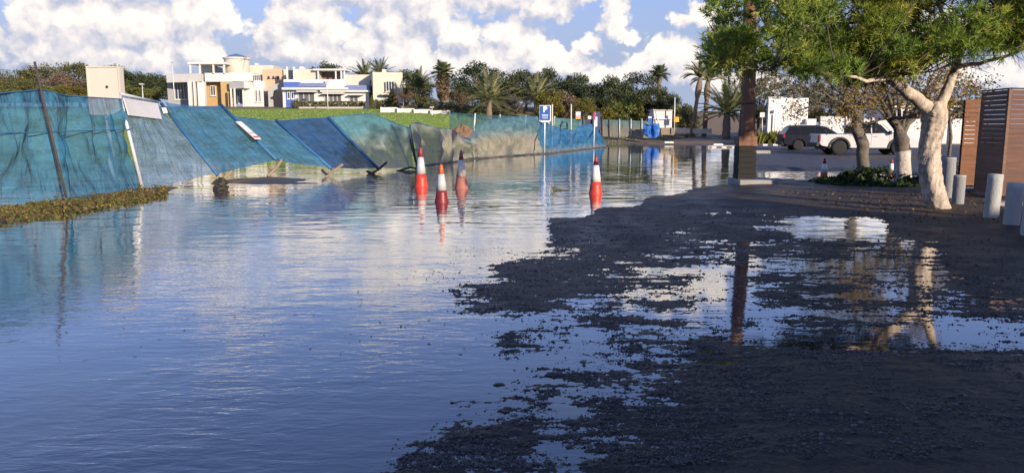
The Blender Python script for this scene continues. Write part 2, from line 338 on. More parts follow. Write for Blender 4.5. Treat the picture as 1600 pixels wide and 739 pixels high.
def ground(x, y):
    """height (m) and smooth zone weights at world x, y"""
    x = np.asarray(x, float); y = np.asarray(y, float); ys = np.maximum(y, 0.5)
    xf = np.interp(y, FY, FX)
    s = xf - x                                     # metres behind the net fence
    rise = np.interp(y, [40, 47, 116, 135, 200, 400], [-0.12, 0.4, 4.5, 4.9, 5.6, 8.0])
    fld = np.where(s > 0, -0.1 + (rise + 0.1) * sstep(1.0, 45, s + np.clip(y - 60, 0, 20) * 0.25), -0.1)
    fld += sstep(3, 12, s) * 0.05 * fbm(x * 0.5, y * 0.5)
    # flooded road and the lot beside it
    xr = 0.292 * y + 0.1 + 0.5 * fbm(y * 0.15, y * 0 + 3)
    lot = 0.09 + 0.03 * fbm(x * 0.35, y * 0.35) + np.interp(y, [40, 66, 80, 120, 400], [0, 0.04, 0.4, 1.3, 1.6])
    pud = bump(x, y, 10.3, 26.0, 3.4, 3.2)
    lot = lot - 0.30 * np.sqrt(pud)
    far = np.interp(y, [58, 68, 80, 120, 400], [-0.12, 0.06, 0.42, 1.3, 1.6]) + 0.02 * fbm(x * 0.4, y * 0.3)
    w = sstep(-0.7, 0.5, x - xr)
    road = np.maximum(-0.12 * (1 - w) + lot * w, far)
    z = np.where(s > 0, np.maximum(fld, -0.12), road)
    # small banks and mud islands
    bank = bump(x, y, -9.35, 16.5, 0.9, 5.0); z = np.where(bank > 0, np.maximum(z, -0.06 + 0.16 * np.sqrt(bank) + 0.02 * fbm(x * 4, y * 4)), z)
    isl = bump(x, y, -7.6, 23.4, 1.55, 1.4); z = np.maximum(z, np.where(isl > 0, -0.03 + 0.12 * isl + 0.03 * fbm(x * 5, y * 5), -1))
    isl = bump(x, y, -6.2, 22.2, 1.0, 0.35); z = np.maximum(z, np.where(isl > 0, -0.03 + 0.06 * isl + 0.02 * fbm(x * 5, y * 5), -1))
    isl = bump(x, y, -0.72, 9.35, 0.27, 0.42); z = np.maximum(z, np.where(isl > 0, -0.02 + 0.045 * isl + 0.012 * fbm(x * 14, y * 9), -1))
    isl = bump(x, y, 0.05, 23.0, 0.9, 0.5); z = np.maximum(z, np.where(isl > 0, -0.03 + 0.04 * isl, -1))
    isl = bump(x, y, -0.1, 38.5, 16, 0.01); 
    edge = np.clip(1 - np.abs(s + 0.25) / 0.6, 0, 1) * sstep(30.5, 33, y) * (1 - sstep(66, 70, y))
    z = np.maximum(z, np.where(edge > 0, -0.05 + 0.13 * edge + 0.03 * fbm(x * 2, y * 2), -1))
    # wet, broken tarmac close by
    k = CZ / ys; dy = cp * ys + sp * CZ; dz = -sp * ys * -1 - cp * CZ   # camera-space depth, height
    depth = ys * cp + CZ * sp; hh = -(CZ * cp - ys * sp)
    u = 800 + F * x / depth; v = 369.5 - F * hh / depth
    c = ctrl(u, v)
    amp = np.interp(c, [-9, -3, -1, 0.8, 2, 5], [0.5, 0.9, 1.15, 1.1, 0.8, 0.7])
    n = 0.72 * fbm(x * 1.5 + 5, y * 3.0, 3) + 0.95 * fbm(x * 4.5, y * 12, 3) + 0.50 * fbm(x * 26, y * 34, 2)
    n = n + 0.38 * (np.random.default_rng(11).random(x.shape) - 0.5) * sstep(-1.6, 0.2, c) * (1 - .5 * sstep(1, 2.5, c))
    near = (c + n * amp) / 100
    wn = (1 - sstep(21.0, 23.5, y)) * sstep(-3.6, -2.8, x + np.clip(6 - y, 0, 6) * 0.1)
    z = z * (1 - wn) + near * wn
    return z, s, wn, c, w

def build_ground():
    a = np.concatenate([np.linspace(-4, -0.9, 24), np.linspace(-0.88, -0.24, 44), np.arange(-0.235, 0.70, 0.0018), np.linspace(0.705, 0.95, 30), np.linspace(1.0, 4, 26)])
    vv = np.concatenate([[3500, 2200, 1600, 1300, 1100, 1000, 920, 860, 820, 790], np.arange(770, 284, -1.15), np.arange(283, 225, -0.8), np.arange(224.5, 214, -0.5)])
    y = CZ * F * 1.0103 / (vv - 197.0) ; y = np.concatenate([[-60, -20, -5, 0.3], y, np.linspace(y[-1] + 2, 200, 60), [230, 280, 350, 500, 800, 1400, 3000]])
    y = np.sort(np.unique(y))
    A, Y = np.meshgrid(a, y); X = A * np.maximum(np.abs(Y), 3.0)
    Z, s, wn, c, w = ground(X, Y)
    n = len(a); m = len(y); idx = np.arange(n * m).reshape(m, n)
    Q = np.stack([idx[:-1, :-1], idx[:-1, 1:], idx[1:, 1:], idx[1:, :-1]], -1).reshape(-1, 4)
    x, yy = X.ravel(), Y.ravel(); s = s.ravel(); wn = wn.ravel(); c = c.ravel(); z = Z.ravel()
    col = np.zeros((len(x), 4), np.float32)
    def put(rgb, rough, mask):
        mk = np.clip(mask, 0, 1)[:, None]; col[:] = col * (1 - mk) + np.array([*rgb, rough], np.float32) * mk
    put((0.062, 0.060, 0.060), 0.55, np.ones(len(x)))                               # lot tarmac
    put((0.16, 0.115, 0.075), 0.9, np.clip(fbm(x * 0.3, yy * 0.2) * 1.2, 0, 0.6) * sstep(23, 27, yy))
    put((0.17, 0.125, 0.085), 0.95, sstep(-0.9, -0.3, s))                           # earth under the fence
    put((0.24, 0.31, 0.06), 0.9, sstep(4, 9, s + 2 * fbm(x * .2, yy * .2)) * sstep(34, 42, yy) * sstep(4, -6, x))
    put((0.17, 0.14, 0.08), 0.95, sstep(105, 108, yy + 1.2 * fbm(x * .3, yy * .3)) * (x < 0))   # field
    put((0.20, 0.14, 0.09), 0.95, sstep(66, 69, yy) * (1 - sstep(72, 76, yy)) * (s < 0) * (x < 19))
    put((0.030, 0.025, 0.020), 0.5, wn)                                            # near tarmac
    put((0.095, 0.070, 0.048), 0.6, wn * sstep(0.0, 0.5, fbm(x * 1.4, yy * 1.0) + 0.9 * bump(x, yy, 0.5, 8.6, 2.2, 2.6)) * (yy > 5.5))
    put((0.075, 0.058, 0.045), 0.7, wn * sstep(0.5, 2.0, bump(x, yy, 8.5, 15.5, 5.0, 4.5) * 2.2 + 0.5 * fbm(x, yy)))
    me = fast_mesh('ground', np.stack([x, yy, z], 1), Q)
    at = me.attributes.new('zone', 'FLOAT_COLOR', 'POINT'); at.data.foreach_set('color', col.ravel())
    me.shade_smooth()
    m_ = bpy.data.materials.new('ground'); m_.use_nodes = True; nt = m_.node_tree; N = nt.nodes.new; L = nt.links.new
    b = nt.nodes['Principled BSDF']; at = N('ShaderNodeAttribute'); at.attribute_name = 'zone'
    tc = N('ShaderNodeTexCoord')
    n1 = N('ShaderNodeTexNoise'); L(tc.outputs['Object'], n1.inputs['Vector']); n1.inputs['Scale'].default_value = 1.3; n1.inputs['Detail'].default_value = 9; n1.inputs['Roughness'].default_value = 0.72
    n2 = N('ShaderNodeTexNoise'); L(tc.outputs['Object'], n2.inputs['Vector']); n2.inputs['Scale'].default_value = 55; n2.inputs['Detail'].default_value = 4; n2.inputs['Roughness'].default_value = 0.7
    ad = N('ShaderNodeMath'); ad.operation = 'ADD'; L(n1.outputs['Fac'], ad.inputs[0]); L(n2.outputs['Fac'], ad.inputs[1])
    mr = N('ShaderNodeMapRange'); L(ad.outputs[0], mr.inputs[0]); mr.inputs[1].default_value = 0.7; mr.inputs[2].default_value = 1.3; mr.inputs[3].default_value = 0.22; mr.inputs[4].default_value = 2.0
    sc_ = N('ShaderNodeVectorMath'); sc_.operation = 'SCALE'; L(at.outputs['Color'], sc_.inputs[0]); L(mr.outputs[0], sc_.inputs['Scale']); L(sc_.outputs[0], b.inputs['Base Color'])
    m2 = N('ShaderNodeMapRange'); L(n1.outputs['Fac'], m2.inputs[0]); m2.inputs[1].default_value = 0.35; m2.inputs[2].default_value = 0.65; m2.inputs[3].default_value = -0.16; m2.inputs[4].default_value = 0.16
    a2 = N('ShaderNodeMath'); a2.operation = 'ADD'; a2.use_clamp = True; L(at.outputs['Alpha'], a2.inputs[0]); L(m2.outputs[0], a2.inputs[1]); L(a2.outputs[0], b.inputs['Roughness']); b.inputs['Specular IOR Level'].default_value = 0.2
    bm = N('ShaderNodeBump'); bm.inputs['Strength'].default_value = 0.8; bm.inputs['Distance'].default_value = 0.016; L(n2.outputs['Fac'], bm.inputs['Height']); L(bm.outputs[0], b.inputs['Normal'])
    o = obj('ground', me, m_); tag(o, 'dark wet broken tarmac ground rising to a field', kind='structure')
    # loose gravel at the water's edge -------------------------------------
    N_ = 260000; gu = rng.uniform(560, 1600, N_); gv = 285 + (760 - 285) * rng.random(N_) ** 0.8
    Yg = CZ * F * 1.0103 / (gv - 197.0) * (1 + rng.uniform(-.003, .003, N_)); Xg = (gu - 800) / F * (Yg * cp + CZ * sp)
    Zg, s, wn, c, w = ground(Xg, Yg); 
    smooth = np.array(Zg)
    clump = fbm(Xg * 6, Yg * 5, 2)
    keep = (wn > 0.95) & (Zg > -0.010) & (rng.random(N_) < np.interp(Zg, [-0.010, -0.004, 0.004, 0.02, 0.04], [0.01, 0.35, 0.7, 0.25, 0.12]) * np.clip(0.35 + 1.3 * clump, 0.03, 1))
    Xg, Yg, Zg = Xg[keep], Yg[keep], Zg[keep]; k = len(Xg)
    sz = np.clip(rng.lognormal(-5.05, 0.42, k), 0.003, 0.022) * (0.75 + 0.035 * Yg)
    octv = np.array([(1, 0, 0), (0, 1, 0), (-1, 0, 0), (0, -1, 0), (0, 0, .8), (0, 0, -.8)]); octf = np.array([(0, 1, 4), (1, 2, 4), (2, 3, 4), (3, 0, 4), (1, 0, 5), (2, 1, 5), (3, 2, 5), (0, 3, 5)])
    th = rng.uniform(0, 6.28, k); V = octv[None] * sz[:, None, None] * rng.uniform(0.6, 1.3, (k, 6, 1)); V[:, :, 0] *= rng.uniform(0.8, 1.7, (k, 1))
    c_, s_ = np.cos(th)[:, None], np.sin(th)[:, None]; V = np.stack([V[:, :, 0] * c_ - V[:, :, 1] * s_, V[:, :, 0] * s_ + V[:, :, 1] * c_, V[:, :, 2]], -1)
    V += np.stack([Xg, Yg, np.maximum(Zg, -0.004) + 0.001], -1)[:, None, :]
    Q = (octf[None] + 6 * np.arange(k)[:, None, None]).reshape(-1, 3)
    br = np.clip(bump(Xg, Yg, 0.6, 8.6, 2.6, 3.0) * 1.6, 0, 1)[:, None]; g = np.repeat(rng.uniform(0.02, 0.11, (k, 1)) * (np.array([[1.0, 0.92, 0.84]]) * (1 - br) + np.array([[1.9, 1.5, 1.1]]) * br), 6, 0)
    o = obj('gravel', fast_mesh('gravel', V.reshape(-1, 3), Q, g), mat('gravel', (1, 1, 1), 0.45, 0.2, 30, 0, attr='tint'))
    tag(o, 'loose wet gravel strewn along the edge of the flood water', 'gravel', kind='stuff')
build_ground()

def build_water():
    m = bpy.data.materials.new('flood_water'); m.use_nodes = True; nt = m.node_tree; N = nt.nodes.new; L = nt.links.new
    b = nt.nodes['Principled BSDF']
    geo = N('ShaderNodeNewGeometry'); pos = geo.outputs['Position']
    def noise(scale, st, det, rough=0.55, dist=0.0):
        mp = N('ShaderNodeMapping'); mp.inputs['Scale'].default_value = st; L(pos, mp.inputs[0])
        n = N('ShaderNodeTexNoise'); L(mp.outputs[0], n.inputs['Vector']); n.inputs['Scale'].default_value = scale; n.inputs['Detail'].default_value = det; n.inputs['Roughness'].default_value = rough; n.inputs['Distortion'].default_value = dist
        return n.outputs['Fac']
    def M(op, a, c=None, clamp=False):
        n = N('ShaderNodeMath'); n.operation = op; n.use_clamp = clamp
        for i, x in enumerate((a, c)):
            if x is None: continue
            if isinstance(x, (int, float)): n.inputs[i].default_value = x
            else: L(x, n.inputs[i])
        return n.outputs[0]
    def rmp(x, a, c, lo=0.0, hi=1.0):
        n = N('ShaderNodeMapRange'); n.interpolation_type = 'SMOOTHSTEP'; L(x, n.inputs[0]); n.inputs[1].default_value = a; n.inputs[2].default_value = c; n.inputs[3].default_value = lo; n.inputs[4].default_value = hi; return n.outputs[0]
    sx = N('ShaderNodeSeparateXYZ'); L(pos, sx.inputs[0]); X, Y = sx.outputs[0], sx.outputs[1]
    fine = noise(6.5, (0.8, 2.0, 1), 3, 0.55, 0.5)
    mid = noise(1.35, (0.5, 2.0, 1), 2.5, 0.45, 0.5)
    gust = noise(0.33, (1, 0.8, 1), 4, 0.6)
    # sheltered shallows to the side of the gravel spit lie still, the open flood is ruffled
    side = M('ADD', X, M('MULTIPLY', M('SUBTRACT', gust, 0.5), 4.0))
    open_ = M('SUBTRACT', 1.0, rmp(side, -1.6, 0.9))
    farw = rmp(Y, 9, 13)
    open_ = M('MAXIMUM', open_, farw)
    calm = M('MULTIPLY', rmp(Y, 26, 46, 1.0, 0.30), rmp(Y, 8, 14, 1.0, 0.9))
    g2 = rmp(gust, 0.36, 0.62, 0.30, 1.0)
    amp = M('MULTIPLY', M('MULTIPLY', rmp(open_, 0, 1, 0.26, 1.0), calm), g2)
    h = M('ADD', M('MULTIPLY', M('MULTIPLY', fine, rmp(Y, 5, 15, 1.0, 0.12)), 0.0060), M('MULTIPLY', M('MULTIPLY', mid, rmp(Y, 7, 15, 0.010, 0.022)), 1.0))
    h = M('MULTIPLY', h, amp)
    bm = N('ShaderNodeBump'); bm.inputs['Strength'].default_value = 1.0; bm.inputs['Distance'].default_value = 1.0; L(h, bm.inputs['Height']); L(bm.outputs[0], b.inputs['Normal'])
    b.inputs['Base Color'].default_value = (0.016, 0.019, 0.024, 1); b.inputs['Roughness'].default_value = 0.03; b.inputs['IOR'].default_value = 1.4; b.inputs['Coat Weight'].default_value = 1.0; b.inputs['Coat IOR'].default_value = 1.55; b.inputs['Coat Roughness'].default_value = 0.03; L(bm.outputs[0], b.inputs['Coat Normal'])
    x0, x1, y0, y1 = -45, 60, -30, 75
    mb = MB(); nx, ny = 60, 60
    vs = [(x0 + (x1 - x0) * i / nx, y0 + (y1 - y0) * j / ny, 0) for j in range(ny + 1) for i in range(nx + 1)]
    mb.add(vs, [(j * (nx + 1) + i, j * (nx + 1) + i + 1, (j + 1) * (nx + 1) + i + 1, (j + 1) * (nx + 1) + i) for j in range(ny) for i in range(nx)])
    o = mb.build('flood_water', m); tag(o, 'rippled flood water covering the road', kind='structure')
build_water()
def gz(x, y): return float(ground(np.array([x]), np.array([y]))[0][0])

# ------------------------------------------------------------------ villas beyond the field
WHITE = mat('white_render', (0.64, 0.62, 0.60), 0.85, 0.06, 0.8, 0.1, 20, dirt=((0.5, 0.47, 0.43), 0.5, 0.35))
CREAM = mat('cream_render', (0.60, 0.53, 0.44), 0.85, 0.07, 0.8, 0.1, 20, dirt=((0.5, 0.42, 0.33), 0.6, 0.3))
PEACH = mat('peach_render', (0.55, 0.40, 0.28), 0.85, 0.08, 0.8, 0.1, 20)
OCHRE = mat('ochre_render', (0.46, 0.31, 0.14), 0.85, 0.12, 1.2, 0.1, 20)
BLUEB = mat('blue_band', (0.07, 0.13, 0.42), 0.6, 0.12, 1.5, 0.1)
SLATE = mat('slate_blue', (0.16, 0.20, 0.36), 0.6, 0.15, 1.5, 0.1)
GLASS = mat('window_glass', (0.035, 0.045, 0.06), 0.12, 0.3, 0.7, 0, spec=0.8)
DARK = mat('dark_paint', (0.03, 0.03, 0.033), 0.6, 0.3, 5, 0.2)
CONC = mat('concrete', (0.33, 0.32, 0.30), 0.9, 0.2, 4, 0.4, 60, dirt=((0.13, 0.12, 0.11), 3, 0.6))
def ub(root, name, m, u0, u1, v0, v1, Y, D=4.0, parent=None):
    """a block whose front shows from column u0 to u1 and row v0 to v1 at distance Y"""
    vm = (v0 + v1) / 2; a = P(u0, vm, Y); b = P(u1, vm, Y)
    mb = MB().bb(a.x, b.x, Y, Y + D, ZV(v1, Y), ZV(v0, Y)); return mb.build(name, m, parent or root)
def corner(root, name, m, uL, uC, uR, v0, v1, Y, back=5.0, side=3.0):
    """a block standing corner-on: long face from uL to uC, short sunny face from uC to uR"""
    vm = (v0 + v1) / 2; c = P(uC, vm, Y); l = P(uL, vm, Y + side); r = P(uR, vm, Y + back)
    return MB().prism([(c.x, c.y), (r.x, r.y), (r.x + l.x - c.x, r.y + l.y - c.y), (l.x, l.y)], ZV(v1, Y), ZV(v0, Y)).build(name, m, root)
def window(root, u0, u1, v0, v1, Y, bars=1, fm=None, gm=None):
    vm = (v0 + v1) / 2; a = P(u0, vm, Y); b = P(u1, vm, Y); z0, z1 = ZV(v1, Y), ZV(v0, Y); t = 0.09
    mb = MB(); mb.bb(a.x, b.x, Y - .08, Y + .02, z0, z0 + t); mb.bb(a.x, b.x, Y - .08, Y + .02, z1 - t, z1)
    for i in range(bars + 2):
        x = a.x + (b.x - a.x - t) * i / (bars + 1); mb.bb(x, x + t, Y - .078, Y + .018, z0 + t, z1 - t)
    w = mb.build('window', fm or WHITE, root)
    MB().bb(a.x + .02, b.x - .02, Y - .03, Y + .03, z0 + .02, z1 - .02).build('pane', gm or GLASS, w)
    MB().bb(a.x - .1, b.x + .1, Y - .16, Y + .02, z0 - .1, z0 - .003).build('sill', fm or WHITE, w)
def villas():
    YA = 118.0
    a = thing('villa', 'white villa with round windmill tower and rooftop pergola behind the field', 'house', (P(340, 160, YA).x, YA, 4.9), world=True)
    corner(a, 'wall', WHITE, 260, 315, 322, 115, 128, YA - 2, 4, 2.4)
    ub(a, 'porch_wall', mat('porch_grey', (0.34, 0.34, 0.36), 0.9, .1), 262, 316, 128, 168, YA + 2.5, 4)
    for (u0, u1) in ((294, 299), (302.5, 305), (309, 320)): ub(a, 'column', WHITE, u0, u1, 128, 168, YA - 1.6, 0.7)
    window(a, 273, 293, 130, 156, YA + 2.45, 3); window(a, 299.5, 309, 130, 155, YA + 2.45, 1)
    ub(a, 'upper_wall', WHITE, 320, 358, 114.5, 128, YA - 0.5, 6)
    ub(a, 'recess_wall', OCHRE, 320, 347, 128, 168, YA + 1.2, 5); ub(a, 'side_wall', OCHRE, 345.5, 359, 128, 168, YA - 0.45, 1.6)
    window(a, 329, 337, 134, 150, YA + 1.1, 1)
    r = ub(a, 'pergola_roof', WHITE, 293, 353, 97.5, 100.5, YA - 1, 5)
    for u in (297, 312, 333, 350): ub(a, 'pergola_post', WHITE, u - 1, u + 1, 100.5, 115, YA - 0.8, 0.3, r)
    ub(a, 'roof_room', WHITE, 314, 337, 104, 116, YA + 3, 3)
    t = P(370, 100, YA + 3); zt = ZV(91, YA + 3); zb = ZV(128, YA + 3); rr = P(389, 100, YA + 3).x - t.x
    tw = MB().lathe([(rr * 1.03, zb), (rr * .99, zt - .5), (rr * .97, zt - .3)], (t.x, t.y, 0), 32).build('tower', CREAM, a, True)
    MB().lathe([(rr * 1.0, zt - .3), (rr * 1.1, zt - .15), (rr * 1.1, zt), (rr * .98, zt + .02)], (t.x, t.y, 0), 32).build('tower_rim', WHITE, tw)
    MB().lathe([(rr * .96, zt + .02), (rr * .55, zt + .35), (rr * .08, zt + .62)], (t.x, t.y, 0), 24).build('tower_roof', mat('tower_roof', (0.10, 0.20, 0.32), 0.6), tw)
    hub = P(386, 90, YA + 1)
    for ang in (20, 65, 110, 155, 200, 245): 
        d = Vector((math.cos(R(ang)), 0.2, math.sin(R(ang)))) * 2.0
        MB().tube([hub, hub + d], [.035, .02], 5).build('windmill_spar', mat('spar', (.35, .3, .26), .8), tw)
    ub(a, 'terrace_wall', WHITE, 358.5, 396.5, 114, 127, YA + .6, 5)
    corner(a, 'balcony', WHITE, 358, 381, 397, 127, 138, YA - 3.5, 3.0, 2.0)
    ub(a, 'lower_wall', WHITE, 381.5, 412, 138, 170, YA - 1.5, 5)
    for u in (360, 365.5, 379): ub(a, 'column', WHITE, u, u + 2, 138, 170, YA - 2.6, .3)
    window(a, 367, 379, 140, 162, YA + .5, 2); window(a, 399, 402.5, 141, 160, YA - 1.55, 0); window(a, 404.5, 408, 141, 160, YA - 1.55, 0)
    ub(a, 'back_block', CREAM, 389, 427, 102.5, 130, YA + 5, 5); ub(a, 'glazed_bay', WHITE, 396, 413, 127, 138, YA - 1, 3)
    window(a, 397, 410, 117, 127, YA + .3, 3)
    pb = ub(a, 'peach_block', PEACH, 411, 444, 109, 172, YA - .5, 6); ub(a, 'peach_edge', CREAM, 444, 449, 108.5, 172, YA - .9, 5)
    for u in (420, 427.5, 435): window(a, u - 1.2, u + 1.2, 119.5, 122.5, YA - .55, 0, DARK)
    # arched gate wall
    l, rgt = P(419, 150, YA - 3).x, P(443, 150, YA - 3).x; z0, z1 = 4.2, ZV(131, YA - 3); cx = (l + rgt) / 2 + .25; ra = (rgt - l) * .31
    poly = [(l, z0), (l, z1 - .5), (cx, z1), (rgt, z1 - .1), (rgt, z0), (cx + ra, z0)]
    poly += [(cx + ra * math.cos(th), z1 - 1.0 - ra + ra * math.sin(th) * 1.0) for th in np.linspace(0, math.pi, 10)] + [(cx - ra, z0)]
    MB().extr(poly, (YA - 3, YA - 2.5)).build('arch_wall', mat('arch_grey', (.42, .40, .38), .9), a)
    ub(a, 'solar_tank', WHITE, 398, 402, 99, 102.5, YA + 6, 1)
    # low building with blue bands
    YB = 112.0
    b = thing('villa', 'low white villa with blue roof bands and wide front windows', 'house', (P(510, 160, YB).x, YB, 4.7), world=True)
    ub(b, 'front_wall', WHITE, 442, 577, 139, 178, YB, 7)
    ub(b, 'roof_band', BLUEB, 443, 466, 128.5, 137, YB - .5, 4); ub(b, 'roof_band', SLATE, 466.2, 508, 130, 136, YB - .3, 4); ub(b, 'parapet', WHITE, 508.2, 541, 126, 139, YB + .4, 4); ub(b, 'roof_band', SLATE, 541.2, 577.5, 133.5, 142, YB - .35, 4)
    ub(b, 'eaves', WHITE, 440, 543, 137, 140.5, YB - 1.0, 2); ub(b, 'eaves', WHITE, 500, 578, 141.5, 144, YB - .7, 1)
    ub(b, 'door', BLUEB, 447, 461, 143, 172, YB - .06, .2)
    window(b, 449, 453.5, 144, 155, YB - .1, 0); window(b, 455, 459.5, 144, 155, YB - .1, 0)
    GREYG = mat('grey_glass', (0.12, 0.12, 0.13), 0.3, 0.3, 1, 0)  # lighter, rougher grey for the wide front panes
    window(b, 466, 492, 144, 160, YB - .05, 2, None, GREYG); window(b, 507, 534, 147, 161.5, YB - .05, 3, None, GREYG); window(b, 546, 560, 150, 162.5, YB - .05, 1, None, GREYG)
    for (u0, u1, v) in ((463, 494, 142), (503, 537, 145), (545, 566, 147)): ub(b, 'awning', WHITE, u0, u1, v, v + 2, YB - 1.2, 1.1)
    ub(b, 'upper_block', CREAM, 459, 498, 108.5, 132, YB + 2, 5); ub(b, 'roof_parapet', WHITE, 443, 541, 124.5, 131, YB + .9, .8)
    pr = ub(b, 'pergola_roof', WHITE, 489, 541, 107.8, 110.5, YB + 1.2, 4)
    for u in (497, 524.5, 533, 538): ub(b, 'pergola_post', WHITE, u - .9, u + .9, 110.5, 126, YB + 1.4, .3, pr)
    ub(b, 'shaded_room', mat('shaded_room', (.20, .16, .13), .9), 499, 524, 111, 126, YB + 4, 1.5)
    for u in (448.5, 459): ub(b, 'chimney_post', WHITE, u - 1, u + 1, 104.5, 128, YB + 1.5, .5)
    ub(b, 'glass_screen', GLASS, 450, 457.5, 110, 126, YB + 1.8, .1)
    ub(b, 'side_block', CREAM, 538.5, 581, 117, 134, YB + 1.8, 5)
    ub(b, 'water_tank', WHITE, 468, 474, 104.5, 108.5, YB + 4, 1.2)
    # beige block
    YC = 110.0
    c = thing('house', 'plain beige two storey block with a tall white window', 'house', (P(604, 160, YC).x, YC, 4.5), world=True)
    corner(c, 'wall', CREAM, 579, 583, 629.5, 113, 178, YC, .8, 6)
    w = window(c, 603, 616.5, 127, 143.5, YC - .1, 2); ub(c, 'balcony_ledge', CREAM, 595.5, 611, 145.5, 148.5, YC - 1.0, 1.2)
    ub(c, 'cooling_unit', WHITE, 630, 632.5, 128, 137, YC + 1, .6); ub(c, 'roof_box', WHITE, 597, 602, 108.5, 113, YC + 2, 1)
    ub(c, 'side_window', GLASS, 577.5, 579.5, 126, 137, YC + 1.5, .3)
villas()
def low_walls():
    g = thing('garden_wall', 'low cream garden wall below the blue banded villa', 'wall', (P(520, 170, 109).x, 109, 4), world=True)
    ub(g, 'wall', CREAM, 455, 596, 168.3, 182, 108.5, .3); ub(g, 'gate_pier', WHITE, 571, 578, 162, 182, 108.2, .7); ub(g, 'coping', WHITE, 455, 596, 167.4, 168.2, 108.4, .5)
    w = thing('boundary_wall', 'long white panelled wall at the end of the field', 'wall', (P(650, 180, 95).x, 95, 2.2), world=True)
    us = [595, 621, 647, 673, 703]
    for i in range(4): ub(w, 'panel', WHITE, us[i] + .4, us[i + 1] - .4, 168 + i * 1.6, 190, 95 - i * .3, .2)
    for i, u in enumerate(us): ub(w, 'pier', WHITE, u - .5, u + .5, 167.2 + i * 1.5, 190, 94.8 - i * .3, .3)
low_walls()

# ------------------------------------------------------------------ vegetation
def rot_rand(n, r):
    q = r.normal(size=(n, 4)); q /= np.linalg.norm(q, axis=1)[:, None]; w, x, y, z = q.T
    return np.stack([np.stack([1 - 2 * (y * y + z * z), 2 * (x * y - z * w), 2 * (x * z + y * w)], -1), np.stack([2 * (x * y + z * w), 1 - 2 * (x * x + z * z), 2 * (y * z - x * w)], -1), np.stack([2 * (x * z - y * w), 2 * (y * z + x * w), 1 - 2 * (x * x + y * y)], -1)], 1)
def leaves(name, C, size, cols, r, asp=0.55, droop=False):
    n = len(C); q = np.array([(0, -1, 0), (asp, -.1, .12), (0, 1, 0), (-asp, -.1, .12)], float)
    M = rot_rand(n, r)
    V = np.einsum('nij,kj->nki', M, q) * (size * r.uniform(.6, 1.3, n))[:, None, None] + C[:, None, :]
    cols = np.asarray(cols); pick = cols[r.integers(0, len(cols), n)] * r.uniform(.7, 1.3, (n, 1))
    return fast_mesh(name, V.reshape(-1, 3), np.arange(4 * n).reshape(n, 4), np.repeat(pick, 4, 0))
def crown_pts(r, n, rx, rz, zc, nclump, cr, hollow=0.55, skew=0.0):
    d = r.normal(size=(nclump, 3)); d /= np.linalg.norm(d, axis=1)[:, None]; rad = hollow + (1 - hollow) * r.random(nclump) ** .6
    cc = d * rad[:, None] * np.array([rx, rx, rz]); cc[:, 2] += zc
    cc[:, 2] = np.maximum(cc[:, 2], zc - rz * .75)
    w = r.uniform(.5, 1.4, nclump); k = r.choice(nclump, n, p=w / w.sum())
    off = r.normal(size=(n, 3)); off /= np.linalg.norm(off, axis=1)[:, None]; off *= (r.random(n) ** .45)[:, None] * cr * w[k][:, None]
    off[:, 2] *= .75
    return cc[k] + off, cc
BARK = mat('bark', (0.16, 0.12, 0.09), 0.95, 0.35, 6, 0.8, 25, stretch=(1, 1, .25))
GREENS = {'dark': [(.055, .075, .032), (.08, .10, .042), (.035, .052, .022), (.12, .13, .06)],
          'olive': [(.15, .15, .055), (.11, .12, .045), (.20, .18, .075), (.08, .09, .035)],
          'yellow': [(.20, .17, .03), (.15, .15, .03), (.25, .19, .04), (.09, .10, .02)],
          'bright': [(.19, .21, .045), (.14, .17, .04), (.25, .24, .06), (.09, .11, .03)],
          'brown': [(.25, .16, .11), (.19, .13, .09), (.30, .21, .14), (.15, .12, .08)],
          'grey': [(.16, .16, .09), (.12, .13, .07), (.20, .19, .11), (.09, .09, .05)]}
PROTO = {}
def proto(kind, shape, seed):
    key = (kind, shape, seed)
    if key in PROTO: return PROTO[key]
    r = np.random.default_rng(abs(hash(key[1])) % 1 + seed * 13 + len(kind) * 101 + len(shape) * 7)
    if shape == 'tree':     C, cc = crown_pts(r, 7000, .50, .40, .60, 46, .15, .45); sz = .021; tr = .034
    elif shape == 'bush':   C, cc = crown_pts(r, 4200, .60, .48, .46, 30, .20, .35); sz = .034; tr = .02
    elif shape == 'cypress':
        h = r.random(3200) ** .8; th = r.uniform(0, 6.28, 3200); rr = .28 * (1 - h) ** .7 * (.6 + .4 * r.random(3200)) + .02; C = np.stack([rr * np.cos(th), rr * np.sin(th), h], -1); cc = C[:8]; sz = .03; tr = .03
    elif shape == 'airy':   C, cc = crown_pts(r, 5200, .48, .42, .58, 60, .10, .3); sz = .017; tr = .03
    me = leaves('crown', C, sz, GREENS[kind], r); me.materials.append(LEAF)
    mb = MB(); mb.tube([(0, 0, -.05), (.01, 0, .2), (0, .01, .55)], [tr, tr * .8, tr * .4], 7)
    for c in cc[:: max(1, len(cc) // 12)]: mb.tube([(0, 0, .25), (c[0] * .5, c[1] * .5, .25 + (c[2] - .25) * .6), tuple(c)], [tr * .5, tr * .3, tr * .12], 5)
    tm = mb.mesh('trunk'); tm.materials.append(BARK)
    PROTO[key] = (me, tm); return PROTO[key]
ntree = 0
